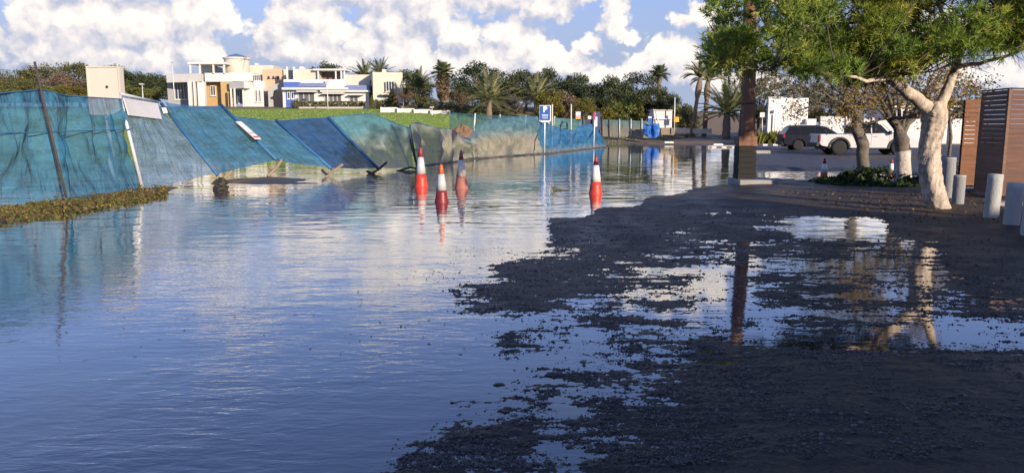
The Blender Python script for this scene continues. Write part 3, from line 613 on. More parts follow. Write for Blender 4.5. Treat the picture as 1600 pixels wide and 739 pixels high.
def plant(kind, shape, u, vtop, Y, wpx, name, label, cat, group=None, seed=0, base=None, sink=.15):
    """a plant whose top shows at (u, vtop), about wpx wide, rooted on the ground at distance Y"""
    global ntree; ntree += 1
    x = P(u, vtop, Y).x; z0 = gz(x, Y) if base is None else base; h = ZV(vtop, Y) - z0 + sink; w = wpx * Y / 1212
    me, tm = proto(kind, shape, seed)
    t = thing(name, label, cat, (x, Y, z0 - sink), random.uniform(0, 6.28), group)
    ww = {'tree': 1.08, 'bush': 1.3, 'cypress': .6, 'airy': 1.05}[shape]
    t.scale = (w / ww, w / ww, h / {'tree': 1.08, 'bush': 1.0, 'cypress': 1.0, 'airy': 1.05}[shape])
    obj('trunk', tm, None, t); obj('crown', me, None, t); return t
def planting():
    # wooded ridge on the left
    g = 'trees on the wooded ridge'
    for i, (u, v, w, k, l) in enumerate([(-40, 105, 90, 'olive', 'olive tree cut by the picture edge above the net'), (10, 108, 70, 'yellow', 'yellowish ridge tree close to the picture edge'), (30, 122, 60, 'olive', 'small olive tree between the picture edge and the dark pole'), (62, 95, 75, 'olive', 'olive tree directly behind the tip of the dark pole'), (95, 112, 70, 'brown', 'brown half bare tree between the dark pole and the cream panel'), (120, 93, 80, 'olive', 'tallest olive ridge tree, before the cream panel'), (150, 104, 70, 'grey', 'grey green tree half hidden by the cream panel'), (178, 100, 66, 'olive', 'olive tree rising over the far edge of the cream panel'), (205, 108, 70, 'dark', 'dark ridge tree just past the cream panel'), (236, 110, 70, 'dark', 'dark ridge tree above the short lamp post'), (262, 116, 60, 'dark', 'dark ridge tree touching the white villa'), (80, 128, 60, 'bright', 'low fresh green tree just past the dark pole'), (110, 130, 60, 'yellow', 'low yellowish tree beside the cream panel'), (198, 128, 60, 'bright', 'low fresh green tree past the cream panel, above the notice'), (228, 132, 50, 'bright', 'low fresh green tree behind the short lamp post'), (20, 136, 60, 'bright', 'low fresh green tree close to the picture edge'), (50, 140, 50, 'yellow', 'low yellowish tree behind the dark pole')]):
        plant(k, 'tree', u, v, 150 - (v - 93) * .7 + (i % 3) * 3, w, 'ridge_tree', l, 'tree', g, seed=i % 3)
    plant('dark', 'tree', 505, 93, 128, 62, 'garden_tree', 'dark round tree rising behind the rooftop pergola', 'tree', seed=1)
    plant('dark', 'cypress', 613, 140, 106, 24, 'conifer', 'small dark conifer before the beige house', 'shrub')
    plant('bright', 'cypress', 581, 150, 107, 12, 'garden_shrub', 'tiny pointed shrub at the corner of the beige house', 'shrub', seed=1)
    plant('grey', 'bush', 461, 153, 108, 16, 'garden_shrub', 'pale flowering shrub beside the blue door', 'shrub')
    plant('bright', 'bush', 432, 148, 119, 20, 'garden_shrub', 'green shrub seen through the arch', 'shrub', seed=1)
    plant('brown', 'airy', 636, 140, 104, 45, 'bare_shrub', 'brown bare shrub against the beige house', 'shrub')
    # dark trees behind the palms
    g = 'dark trees behind the palms'
    for i, (u, v, w, Y, k, l) in enumerate([(632, 104, 70, 118, 'dark', 'dark tree beside the beige house'), (655, 118, 50, 116, 'olive', 'olive tree between the beige house and the shaggy palm'), (752, 97, 95, 108, 'dark', 'tallest dark tree, behind the round date palm'), (722, 128, 60, 106, 'dark', 'lower dark tree beside the shaggy palm'), (793, 118, 60, 108, 'dark', 'dark tree between the round date palm and the second date palm'), (822, 105, 74, 110, 'dark', 'dark tree rising behind the second date palm'), (852, 104, 60, 108, 'dark', 'dark tree rising directly above the parking sign'), (880, 122, 60, 106, 'dark', 'dark tree between the parking sign and the orange notice'), (902, 108, 70, 107, 'dark', 'dark tree rising directly above the orange and white notice'), (924, 128, 70, 104, 'dark', 'dark tree just beyond the maroon notice post'), (962, 118, 74, 103, 'dark', 'dark tree above the start of the grey green netting'), (992, 107, 80, 104, 'dark', 'broad domed dark tree above the white kiosk'), (1028, 128, 60, 104, 'dark', 'dark tree directly above the white kiosk'), (1045, 142, 50, 103, 'dark', 'lowest dark tree, above the orange plate by the kiosk'), (940, 150, 60, 100, 'dark', 'low dark tree filling the gap over the maroon notice post'), (890, 152, 60, 100, 'dark', 'low dark tree filling the gap over the bare pale pole'), (780, 150, 60, 101, 'dark', 'low dark tree close beside the round date palm')]):
        plant(k, 'tree', u, v, Y, w, 'broadleaf_tree', l, 'tree', g, seed=i % 4)
    for (u, v, w, Y, k, s, l) in [(684, 153, 44, 97, 'grey', 'bush', 'grey green bush under the shaggy palm'), (712, 155, 46, 95, 'grey', 'bush', 'grey green bush just beyond the white wall'), (660, 148, 44, 100, 'olive', 'bush', 'olive bush behind the parked cars'), (742, 160, 40, 94, 'grey', 'bush', 'grey bush at the foot of the date palm'), (778, 162, 46, 93, 'grey', 'bush', 'pale bush beside the date palm trunk'), (720, 140, 50, 103, 'brown', 'airy', 'brown bare shrub under the dark trees'), (805, 150, 50, 98, 'brown', 'airy', 'brown bare shrub between the two date palms'), (858, 136, 52, 90, 'yellow', 'bush', 'yellow green bush behind the parking sign'), (885, 142, 52, 92, 'brown', 'bush', 'brownish bush behind the net fence signs'), (912, 150, 44, 90, 'yellow', 'airy', 'thin yellow bush behind the sign posts'), (975, 152, 66, 92, 'bright', 'bush', 'bright green bush behind the grey wall of netting'), (1010, 156, 56, 92, 'yellow', 'bush', 'yellowish bush beside the white kiosk'), (945, 165, 44, 90, 'yellow', 'bush', 'low yellow bush over the far netting'), (1052, 158, 44, 96, 'bright', 'bush', 'green bush behind the orange notice'), (1076, 160, 36, 92, 'olive', 'bush', 'olive bush behind the twin palms'), (1190, 96, 90, 90, 'olive', 'airy', 'thin grey green tree behind the wooden pole'), (1240, 105, 90, 88, 'grey', 'airy', 'grey airy tree behind the white building'), (1215, 150, 60, 86, 'dark', 'tree', 'dark tree touching the white building'), (1300, 130, 110, 92, 'olive', 'tree', 'olive tree above the bright wall'), (1400, 130, 100, 92, 'olive', 'tree', 'olive tree behind the bright wall near the pickup'), (1480, 150, 90, 75, 'dark', 'tree', 'dark tree between the pine and the wooden screen')]:
        plant(k, s, u, v, Y, w, 'shrub' if s != 'tree' else 'background_tree', l, 'bush' if s == 'bush' else ('tree' if s == 'tree' or v < 110 else 'shrub'), 'shrubs behind the far net fence', seed=int(u) % 3)
    # clipped hedges by the villas
    for (u0, u1, v0, v1, Y, l) in [(463, 571, 158.5, 169, 109.5, 'long clipped hedge below the villa windows'), (588, 620, 157, 167, 107, 'dark clipped hedge before the beige house'), (579, 598, 166, 170, 107.5, 'small clipped hedge beside the gate pier')]:
        a, b = P(u0, v0, Y), P(u1, v0, Y); n = int((u1 - u0) * 30); r = np.random.default_rng(5)
        C = np.stack([r.uniform(a.x, b.x, n), Y + r.uniform(0, 1.0, n), r.uniform(ZV(v1, Y) - .3, a.z, n)], -1)
        o = obj('hedge', leaves('hedge', C, .13, GREENS['olive'], r), LEAF); tag(o, l, 'hedge')
planting()

# palms ---------------------------------------------------------------
def frond_mesh(L=3.0, droop=1.2, nleaf=30, ll=.55, cols=((.13, .15, .05), (.10, .12, .04), (.17, .17, .07)), seed=0, fan=False, w=.05):
    r = np.random.default_rng(seed); V = []; Q = []; T = []
    def pt(t): return np.array([L * t * (1 - .12 * droop * t), 0, L * (.10 * t - .28 * droop * t * t)])
    def quad(a, b, c, d, col):
        k = len(V); V.extend([a, b, c, d]); Q.append((k, k + 1, k + 2, k + 3)); T.extend([col] * 4)
    cols = np.array(cols)
    for i in range(8):
        a, b = pt(i / 8), pt((i + 1) / 8); h = np.array([0, .035 * (1 - i / 9), 0]); quad(a - h, a + h, b + h * .85, b - h * .85, (.16, .14, .06)); z = np.array([0, 0, .03]); quad(a - z, b - z, b + z, a + z, (.16, .14, .06))
    for i in range(nleaf):
        t = .12 + .88 * (i / (nleaf - 1)); p = pt(t); l = ll * math.sin(math.pi * min(1, .25 + .72 * t)) * r.uniform(.85, 1.1) + .08
        for sgn in (-1, 1):
            d = np.array([.62, sgn * .75, r.uniform(.05, .35)]); d /= np.linalg.norm(d); e = p + d * l + np.array([0, 0, -.18 * l]); n = np.array([w * .5, 0, w * .3]); c = cols[r.integers(0, len(cols))] * r.uniform(.75, 1.25)
            quad(p - n, p + n, e + n * .15, e - n * .15, c)
    return fast_mesh('frond', np.array(V), np.array(Q), np.array(T))
PALMT = mat('palm_trunk', (0.20, 0.145, 0.10), 0.95, 0.4, 5, 1.0, 14, stretch=(1, 1, 2.5))
def palm(u, vc, Y, name, label, L, n, lo, hi, tr=.25, droop=1.0, cols=None, skirt=False, base=None, lean=(0, 0), ll=.55, azr=None, bulge=False):
    c = P(u, vc, Y); z0 = gz(c.x, Y) if base is None else base; r = random.Random(int(u)); bx = c.x + lean[0]
    t = thing(name, label, 'palm', (bx, Y + lean[1], z0 - .1), world=True)
    H = c.z - z0; pts = []; rad = []
    for i in range(13):
        s = i / 12; pts.append((bx + (c.x - bx) * s ** .8, Y + lean[1] * (1 - s), z0 - .1 + (H + .1) * s)); rad.append(tr * (1.15 - .35 * s + (.03 if i % 2 else -.03) + (.75 if bulge and s > .68 else 0) * math.sin(math.pi * min(1, (s - .68) / .30)) if s > .68 or not bulge else tr * 0 + (1.15 - .35 * s)) if bulge else tr * (1.15 - .3 * s + (.05 if i % 2 else -.05)))
    MB().tube(pts, rad, 10, jit=.08).build('trunk', PALMT, t, True)
    kw = dict(cols=cols) if cols else {}
    ms = [frond_mesh(L, droop * q, 30, ll, seed=k, w=.07, **kw) for k, q in enumerate((.7, 1.0, 1.35))]
    for m in ms: m.materials.append(LEAF)
    for i in range(n):
        s = i / max(1, n - 1); el = R(lo + (hi - lo) * s + r.uniform(-8, 8)); az = i * 2.399 + r.uniform(-.2, .2)
        if azr: az = R(azr[0] + (azr[1] - azr[0]) * r.random())
        o = bpy.data.objects.new('frond', ms[i % 3]); sc.collection.objects.link(o); o.parent = t
        o.matrix_parent_inverse = Matrix.Translation((bx, Y + lean[1], z0 - .1)).inverted()
        o.location = c; o.rotation_euler = Euler((r.uniform(-.3, .3), -el, az)); o.scale = (r.uniform(.85, 1.1),) * 3
    if skirt:
        rr = np.random.default_rng(4); k = 900; th = rr.uniform(0, 6.28, k); zz = rr.uniform(.30, .99, k); ra = tr * (1.0 + 1.5 * np.sin(math.pi * np.clip((zz - .25) / .8, 0, 1)) * rr.random(k))
        C = np.stack([c.x + ra * np.cos(th), Y + ra * np.sin(th), z0 + H * zz], -1); me = leaves('dead_fronds', C, .30, [(.22, .15, .09), (.17, .12, .08), (.28, .2, .12)], rr, .25); obj('dead_fronds', me, LEAF, t)
    return t
def palms():
    dg = ((.12, .15, .06), (.09, .12, .045), (.16, .18, .08))
    ol = ((.26, .26, .12), (.19, .21, .085), (.32, .30, .16))
    palm(692, 114, 100, 'fan_palm', 'tall shaggy palm with a skirt of dead fronds', 1.7, 34, -50, 80, .38, 1.0, dg, True, ll=.7)
    palm(764, 158, 90, 'date_palm', 'round low date palm with long arching fronds', 4.0, 46, -25, 85, .35, 1.0, ol)
    palm(838, 152, 92, 'date_palm', 'second date palm, behind the parking sign', 3.6, 38, -35, 80, .3, 1.1, ol)
    palm(655, 138, 106, 'date_palm', 'slim palm between the beige house and shaggy palm', 3.0, 26, 0, 85, .25, 1.0, dg)
    palm(570, 122, 135, 'date_palm', 'palm tops showing behind the villa roof', 3.6, 30, 0, 85, .25, 1.0, dg)
    palm(595, 118, 137, 'date_palm', 'palm top just behind the beige house roof', 3.4, 26, 0, 85, .25, 1.0, dg)
    palm(1094, 122, 84, 'palm', 'taller of the twin slim palms on the far road', 2.3, 18, 20, 85, .22, 2.0, ol, bulge=True, lean=(-.9, 0))
    palm(1106, 127, 85, 'palm', 'shorter of the twin slim palms on the far road', 2.2, 16, 20, 85, .24, 2.0, ol, bulge=True, lean=(-.2, 0))
    palm(1136, 178, 80, 'date_palm', 'bushy date palm beside the wooden pole', 4.2, 46, -5, 85, .4, 1.1, ((.13, .15, .055), (.09, .11, .04), (.17, .17, .07)))
    palm(1162, 172, 84, 'date_palm', 'bushy date palm hidden behind the wooden pole', 3.8, 34, 0, 85, .4, 1.1, ((.13, .15, .055), (.09, .11, .04)))
    palm(1030, 117, 106, 'fan_palm', 'small round fan palm above the dark trees', 1.6, 30, -40, 80, .3, 1.0, dg, ll=.7)
palms()

# ------------------------------------------------------------------ net fences
def net(name, top, bot, m, parent, nu=None, nv=14, fold=.05, seed=0, sag=0.0):
    """sheet between two rails given as (u, v, distance) lists of equal length; hangs in folds"""
    T = [P(*q) for q in top]; B = [P(*q) for q in bot]; k = len(T) - 1; nu = nu or 14 * k
    V = []; UV = []; s = 0; prev = None
    for i in range(nu + 1):
        t = i / nu * k; j = min(int(t), k - 1); f = t - j
        a = T[j].lerp(T[j + 1], f); b = B[j].lerp(B[j + 1], f)
        if prev is not None: s += ((a + b) / 2 - prev).length
        prev = (a + b) / 2; L = (a - b).length
        a = a - Vector((0, 0, sag * 4 * f * (1 - f)))
        for q in range(nv + 1):
            g = q / nv; p = b.lerp(a, g)
            nrm = (T[j + 1] - T[j]).cross(Vector((0, 0, 1))); nrm = nrm.normalized() if nrm.length > 1e-6 else Vector((0, -1, 0))
            e = math.sin(math.pi * g) ** .6 * .85 + .15
            d = fold * e * float(fbm(np.array([s * 2.3 + seed * 7.7]), np.array([g * L * .8 + seed]), 3)[0]) * 2.2
            V.append(p + nrm * d); UV.append((s, g * L))
    Q = [(i * (nv + 1) + q, (i + 1) * (nv + 1) + q, (i + 1) * (nv + 1) + q + 1, i * (nv + 1) + q + 1) for i in range(nu) for q in range(nv)]
    me = fast_mesh(name, np.array([tuple(v) for v in V]), np.array(Q)); me.shade_smooth()
    ul = me.uv_layers.new(name='UVMap'); ul.data.foreach_set('uv', np.array([UV[i] for q in Q for i in q], np.float32).ravel())
    return obj(name, me, m, parent)
def pole_px(name, a, b, r, m, parent, n=8): return MB().tube([P(*a), P(*a).lerp(P(*b), .5), P(*b)], r, n).build(name, m, parent, True)
STEEL = mat('pale_steel', (.62, .63, .64), .45, .12, 8, .1, metal=.2)
RUST = mat('rusty_pole', (.07, .05, .045), .8, .35, 8, .3)
WOODP = mat('weathered_timber', (.27, .20, .14), .9, .3, 5, .6, 30, stretch=(1, 1, .2))
BPOLE = mat('blue_pole', (.03, .13, .28), .6, .2, 6, .1)
TEAL = (.045, .20, .30)
def fences():
    nA = net_mat('net_standing', (.055, .19, .31), .82)
    nB = net_mat('net_open_weave', (.17, .27, .42), .76, weave=.22)
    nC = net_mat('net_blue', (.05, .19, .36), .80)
    nD = net_mat('net_shade_blue', (.022, .085, .26), .84)  # shade over this panel is put into a darker blue
    nF = net_mat('net_dusty', (.07, .25, .35), .76, (.48, .46, .40), .5, 1.9)
    nG = net_mat('net_sandy', (.12, .27, .34), .80, (.50, .44, .35), 1.0, 2.3)
    nH = net_mat('net_bright_blue', (.05, .22, .46), .86, (.30, .30, .27), -.2, .6)
    # standing panel
    a = thing('net_fence', 'tall standing teal net fence panel with a dark pole and weeds at its foot', 'net fence', G(100, 316), world=True)
    net('net', [(-160, 150, 13.6), (0, 146, 15.2), (66, 140, 16.4), (105, 150, 17.3), (190, 155, 19.2)], [(-170, 352, 13.4), (0, 329, 15), (105, 316, 16.4), (150, 308, 17.6), (221, 298, 19.6)], nA, a, 90, 26, .17, 1)
    MB().tube([P(-160, 150, 13.55), P(0, 146, 15.15), P(66, 140, 16.35), P(105, 150, 17.25), P(190, 155, 19.15)], .012, 5).build('top_wire', BPOLE, a)
    MB().tube([P(-165, 232, 13.35), P(0, 208, 15.0), P(85, 206, 16.35), P(205, 202, 19.3)], .012, 5).build('middle_wire', BPOLE, a)
    pole_px('pole', (54, 97, 16.0), (106, 320, 15.95), .024, RUST, a)
    pole_px('pole', (188, 155, 19.2), (224, 300, 19.55), .045, STEEL, a)
    # leaning open-weave panel and its notice
    b = thing('net_fence', 'leaning pale open-weave net panel carrying a large white notice', 'net fence', G(270, 290), world=True)
    net('net', [(190, 148, 19.6), (246, 161, 22.6)], [(224, 298, 19.7), (338, 270, 21.6)], nB, b, 30, 20, .04, 2)
    pole_px('top_rail', (189, 147, 19.6), (247, 160, 22.6), .035, STEEL, b); pole_px('pole', (252, 162, 22.6), (340, 274, 21.5), .045, BPOLE, b)
    # next panels, each lying back on its slanted poles
    def panel(lab, top, bot, m, poles, fold, seed, braces=(), sag=0.0):
        t = thing('net_fence', lab, 'net fence', P(*bot[0]), world=True)
        net('net', top, bot, m, t, None, 18, fold, seed, sag)
        MB().tube([P(u, v, Y - .04) for u, v, Y in top], .012, 5).build('top_wire', BPOLE, t) if not sag else None
        for (p0, p1, mm, r) in poles: pole_px('pole', p0, p1, r, mm, t)
        for br in braces: MB().tube([P(*q) for q in br], .045, 6, jit=.1).build('brace', WOODP if br[0][2] < 25.5 else RUST, t)
        return t
    panel('leaning blue net panel between the open-weave net and a small notice', [(258, 160, 22.8), (345, 165, 25.0)], [(340, 272, 21.6), (428, 251, 24.0)], nC, [((345, 164, 25), (432, 250, 23.9), BPOLE, .05)], .09, 3, [[(350, 279, 21.6), (362, 268, 21.8)]], .06)
    panel('leaning blue net panel just after the small slanted notice', [(362, 182, 25.2), (400, 186, 26), (431, 190, 26.6)], [(428, 251, 24.1), (470, 257, 25), (516, 262, 25.8)], nC, [((431, 188, 26.6), (518, 264, 25.7), BPOLE, .055)], .10, 4, [[(418, 276, 23.6), (432, 262, 23.9), (440, 250, 24.1)], [(420, 262, 23.9), (430, 268, 23.9)]])
    panel('blue net panel with shade in its colour, lying back on two slanted poles', [(432, 189, 26.7), (470, 186, 27.2), (512, 184, 28)], [(517, 262, 25.8), (555, 264, 26.7), (590, 262, 27.6)], nD, [((512, 183, 28), (590, 263, 27.5), BPOLE, .055)], .09, 5, [[(506, 279, 25.3), (520, 268, 25.6), (535, 257, 26)], [(503, 266, 25.6), (512, 274, 25.4)]])
    panel('net panel half dark blue half dusty with a high middle', [(513, 183, 28.1), (545, 180, 28.6), (580, 177, 29.4), (612, 190, 29.8), (642, 201, 30.2)], [(590, 262, 27.7), (603, 263, 28.2), (615, 263, 28.8), (630, 263, 29.4), (646, 262, 30.2)], nF, [((610, 190, 29.9), (640, 262, 30), BPOLE, .02), ((636, 200, 30.2), (652, 262, 30.1), RUST, .04)], .13, 6, [[(575, 274, 26.6), (590, 266, 27), (604, 254, 27.5)], [(573, 268, 26.9), (584, 272, 26.8)], [(620, 268, 28.6), (640, 262, 29), (652, 264, 29)]])
    panel('sagging sandy net with creases behind the traffic cones', [(640, 196, 30.5), (650, 191, 31), (680, 199, 32.5), (708, 203, 34), (722, 214, 35), (733, 216, 35.6)], [(646, 263, 30.3), (664, 258, 31.4), (688, 256, 33), (710, 252, 35), (730, 248, 37), (740, 246, 37.8)], nG, [((640, 195, 30.6), (652, 262, 30.5), BPOLE, .03)], .2, 7)
    panel('long sandy to blue net run between the cones and the parking sign', [(733, 216, 35.6), (742, 198, 37), (760, 188, 38.6), (790, 184, 41), (815, 182, 43), (840, 182, 46)], [(740, 246, 37.8), (752, 246, 39), (770, 245, 40.5), (795, 242, 43), (818, 240.5, 45), (846, 238.5, 48)], nG, [((742, 196, 37.2), (746, 246, 38.4), BPOLE, .02)], .2, 8)
    panel('bright blue net slumped beneath the sign posts at the fence end', [(840, 182, 46), (862, 197, 48), (880, 202, 50), (898, 204, 52), (908, 196, 55), (924, 194, 58), (938, 207, 61), (942, 220, 64)], [(846, 238.5, 48), (862, 238, 49.5), (880, 236, 51.5), (898, 234.5, 54), (910, 233, 56.5), (926, 231, 60), (940, 229, 63), (947, 228, 65)], nH, [], .2, 9)
    # farther netting
    f = thing('net_fence', 'pale teal net fence with white posts beyond the mud heap', 'net fence', P(760, 200, 72), world=True)
    nF2 = net_mat('net_far', (.13, .30, .32), .66)
    net('net', [(703, 176, 74), (780, 181, 70), (860, 184, 68), (930, 188, 70)], [(703, 206, 74), (780, 214, 70), (860, 218, 68), (930, 218, 70)], nF2, f, 40, 8, .06, 11)
    for u, v in ((742, 177), (781, 179), (821, 181), (866, 182)): pole_px('post', (u + .5, v, 70.4), (u - 2, v + 34, 70.4), .07, STEEL, f)
    f = thing('net_fence', 'grey green net fence along the far side of the flooded road', 'net fence', P(975, 215, 78), world=True)
    net('net', [(938, 187, 78), (975, 188, 78), (1014, 190, 78)], [(938, 213.5, 78), (975, 214.5, 78), (1014, 216, 78)], net_mat('net_far_grey', (.11, .23, .25), .84, (.32, .29, .24), .2, 2.0), f, 30, 8, .06, 12)
    for u in (941, 952, 968, 986, 1003): pole_px('post', (u, 186, 77.9), (u, 215, 77.9), .05, RUST if u < 960 else STEEL, f)
    t = thing('tarpaulin', 'blue tarpaulin heaped at the end of the far net fence', 'tarpaulin', P(1020, 214, 76), world=True)
    net('sheet', [(1006, 193, 76.5), (1014, 196, 76), (1022, 193, 76), (1032, 194, 76.4)], [(1009, 212, 76), (1016, 216, 75.4), (1024, 216, 75.4), (1031, 212, 76)], mat('blue_tarp', (.03, .13, .42), .5, .3, 1.5, .3, 5), t, 24, 12, .35, 13)
fences()
def boards():
    PAPER = mat('notice_white', (.66, .64, .62), .5, .05, 3, 0.05); INK = mat('notice_grey_print', (.42, .40, .42), .6, .1); ORN = mat('notice_tan_print', (.62, .45, .25), .6, .1); RED = mat('notice_red', (.5, .06, .05), .6, .1)
    def quad(root, name, m, pts, th=.025):
        v = [Vector(p) for p in pts]; n = (v[1] - v[0]).cross(v[3] - v[0]).normalized()
        if n.y > 0: n = -n
        return MB().add(v + [q - n * th for q in v], [(0, 1, 2, 3), (7, 6, 5, 4), (0, 4, 5, 1), (1, 5, 6, 2), (2, 6, 7, 3), (3, 7, 4, 0)]).build(name, m, root)
    def lay(q, s, t): return q[0].lerp(q[1], s).lerp(q[3].lerp(q[2], s), t)
    def panelq(root, name, m, q, s0, s1, t0, t1, off=.006):
        n = (q[1] - q[0]).cross(q[3] - q[0]).normalized(); n = -n if n.y > 0 else n
        return quad(root, name, m, [lay(q, s0, t0) + n * off, lay(q, s1, t0) + n * off, lay(q, s1, t1) + n * off, lay(q, s0, t1) + n * off], .004)
    b = thing('notice_board', 'large white notice with faded print leaning on the open-weave net', 'notice', P(220, 187, 20.2), world=True)
    q = [P(192, 153.5, 19.5), P(245, 162, 21.9), P(252, 187, 21.6), P(200, 180.5, 19.5)]
    quad(b, 'board', PAPER, q)
    for s0, s1, t0, t1, m in ((.33, .52, .16, .30, INK), (.55, .97, .16, .30, INK), (.03, .27, .36, .52, INK), (.55, .66, .44, .52, INK), (.36, .94, .66, .78, INK), (.28, .36, .62, .82, ORN)): panelq(b, 'print_line', m, q, s0, s1, t0, t1)
    t = thing('notice_tag', 'tiny cream tag on the net beside the large notice', 'tag', P(258, 177, 22.3), world=True)
    quad(t, 'plate', PAPER, [P(252.5, 168.5, 22.2), P(259.5, 168.5, 22.3), P(262.5, 176.5, 22.2), P(255.5, 177.5, 22.1)], .02)
    t = thing('notice_board', 'small slanted white notice on the blue pole', 'notice', P(390, 215, 24.5), world=True)
    q = [P(368, 190, 24.4), P(377, 190, 24.5), P(408, 217, 24.0), P(398, 217, 23.9)]; quad(t, 'board', PAPER, q)
    panelq(t, 'print_line', RED, q, .1, .9, .86, .94); panelq(t, 'print_line', INK, q, .1, .9, .62, .72)
    # cream panel behind the net
    c = thing('utility_board', 'square cream panel standing behind the teal net', 'panel', P(162, 240, 21.5), world=True)
    CR = mat('cream_panel', (.60, .54, .46), .7, .06, 2, .1)
    a, d = P(137, 135, 21.5), P(188, 135, 21.5); MB().bb(a.x, d.x, 21.5, 21.75, ZV(180, 21.5), ZV(104, 21.5)).build('box', CR, c, bevel=.015)
    z0, z1 = ZV(180, 21.5), ZV(104, 21.5); fr = MB(); w = .03
    fr.bb(a.x, a.x + w, 21.47, 21.5, z0, z1).bb(d.x - w, d.x, 21.47, 21.5, z0, z1).bb(a.x + w, d.x - w, 21.47, 21.5, z1 - w, z1).bb(a.x + w, d.x - w, 21.47, 21.5, z0, z0 + w)
    fr.build('rim', mat('cream_rim', (.62, .55, .46), .6, .05), c)
    p = P(168, 136, 21.5); MB().box((p.x, 21.47, p.z), (.045, .04, .06)).build('lock', DARK, c)
    MB().bb((a.x + d.x) / 2 - .06, (a.x + d.x) / 2 + .06, 21.56, 21.68, -.1, z0).build('post', STEEL, c)
boards()

# ------------------------------------------------------------------ traffic cones
def cone(u, vb, vt, name, label, base, tip, band, sunk=0.0, group='traffic cones in the flood'):
    p = G(u, vb); Y = p.y; H = ZV(vt, Y); r0 = H * .155; t = thing(name, label, 'traffic cone', (p.x, Y, 0.0), random.uniform(0, 1), group)
    rad = lambda z: r0 * (1 - z / H) ** .92 * .93 + .028 if z > -1 else 0
    z1, z2 = .32 * H, .745 * H
    MB().lathe([(r0 * 1.12 + .028, -.07), (r0 * 1.02 + .028, 0), (rad(.05), .05), (rad(.1), .1), (rad(.2), .2), (rad(z1), z1)], n=28).build('body', base, t, True)
    MB().box((0, 0, -.085), (.46, .46, .05)).build('base_plate', mat('cone_rubber', (.03, .03, .03), .8), t, bevel=.01)
    MB().lathe([(rad(z1) + .006, z1), (rad((z1 + z2) / 2) + .006, (z1 + z2) / 2), (rad(z2) + .006, z2)], n=28).build('reflective_band', band, t, True)
    MB().lathe([(rad(z2), z2), (rad(.88 * H), .88 * H), (rad(.97 * H), .97 * H), (.02, H)], n=28).build('tip', tip, t, True)
    return t
def cones():
    red = mat('cone_red', (.62, .05, .025), .45, .12, 6, .05, dirt=((.25, .08, .05), 9, .4)); dk = mat('cone_maroon', (.20, .018, .02), .45, .15, 6, .05); org = mat('cone_orange', (.75, .13, .03), .45, .1, 6, .05)
    fad = mat('cone_faded', (.38, .13, .10), .7, .2, 6, .1, dirt=((.3, .2, .16), 8, .6)); dip = mat('cone_dark_red', (.32, .03, .03), .5, .15, 6, .05)
    sil = mat('cone_silver', (.55, .55, .56), .35, .15, 8, .05, dirt=((.3, .29, .28), 10, .5)); wht = mat('cone_white', (.78, .75, .72), .45, .1, 8, .05, dirt=((.4, .38, .35), 10, .4)); crm = mat('cone_cream', (.66, .62, .56), .5, .1, 8, .05)
    cone(658, 291.5, 230, 'traffic_cone', 'red traffic cone with grey band and dark tip, nearest the dusty net', red, dip, sil)
    cone(690, 316, 257, 'traffic_cone', 'traffic cone with orange tip, silver band and maroon foot', dk, org, sil)
    cone(721, 294, 235, 'traffic_cone', 'faded pinkish traffic cone with cream band', fad, fad, crm)
    cone(930.5, 303, 243, 'traffic_cone', 'bright red and white traffic cone standing alone off the gravel bank', red, dip, wht)
    cone(1287, 282, 247, 'traffic_cone', 'white banded traffic cone in the puddle before the pickup', red, dip, wht)
    cone(1392, 274, 249, 'traffic_cone', 'pale traffic cone half hidden by the low plants', fad, dip, wht)
cones()

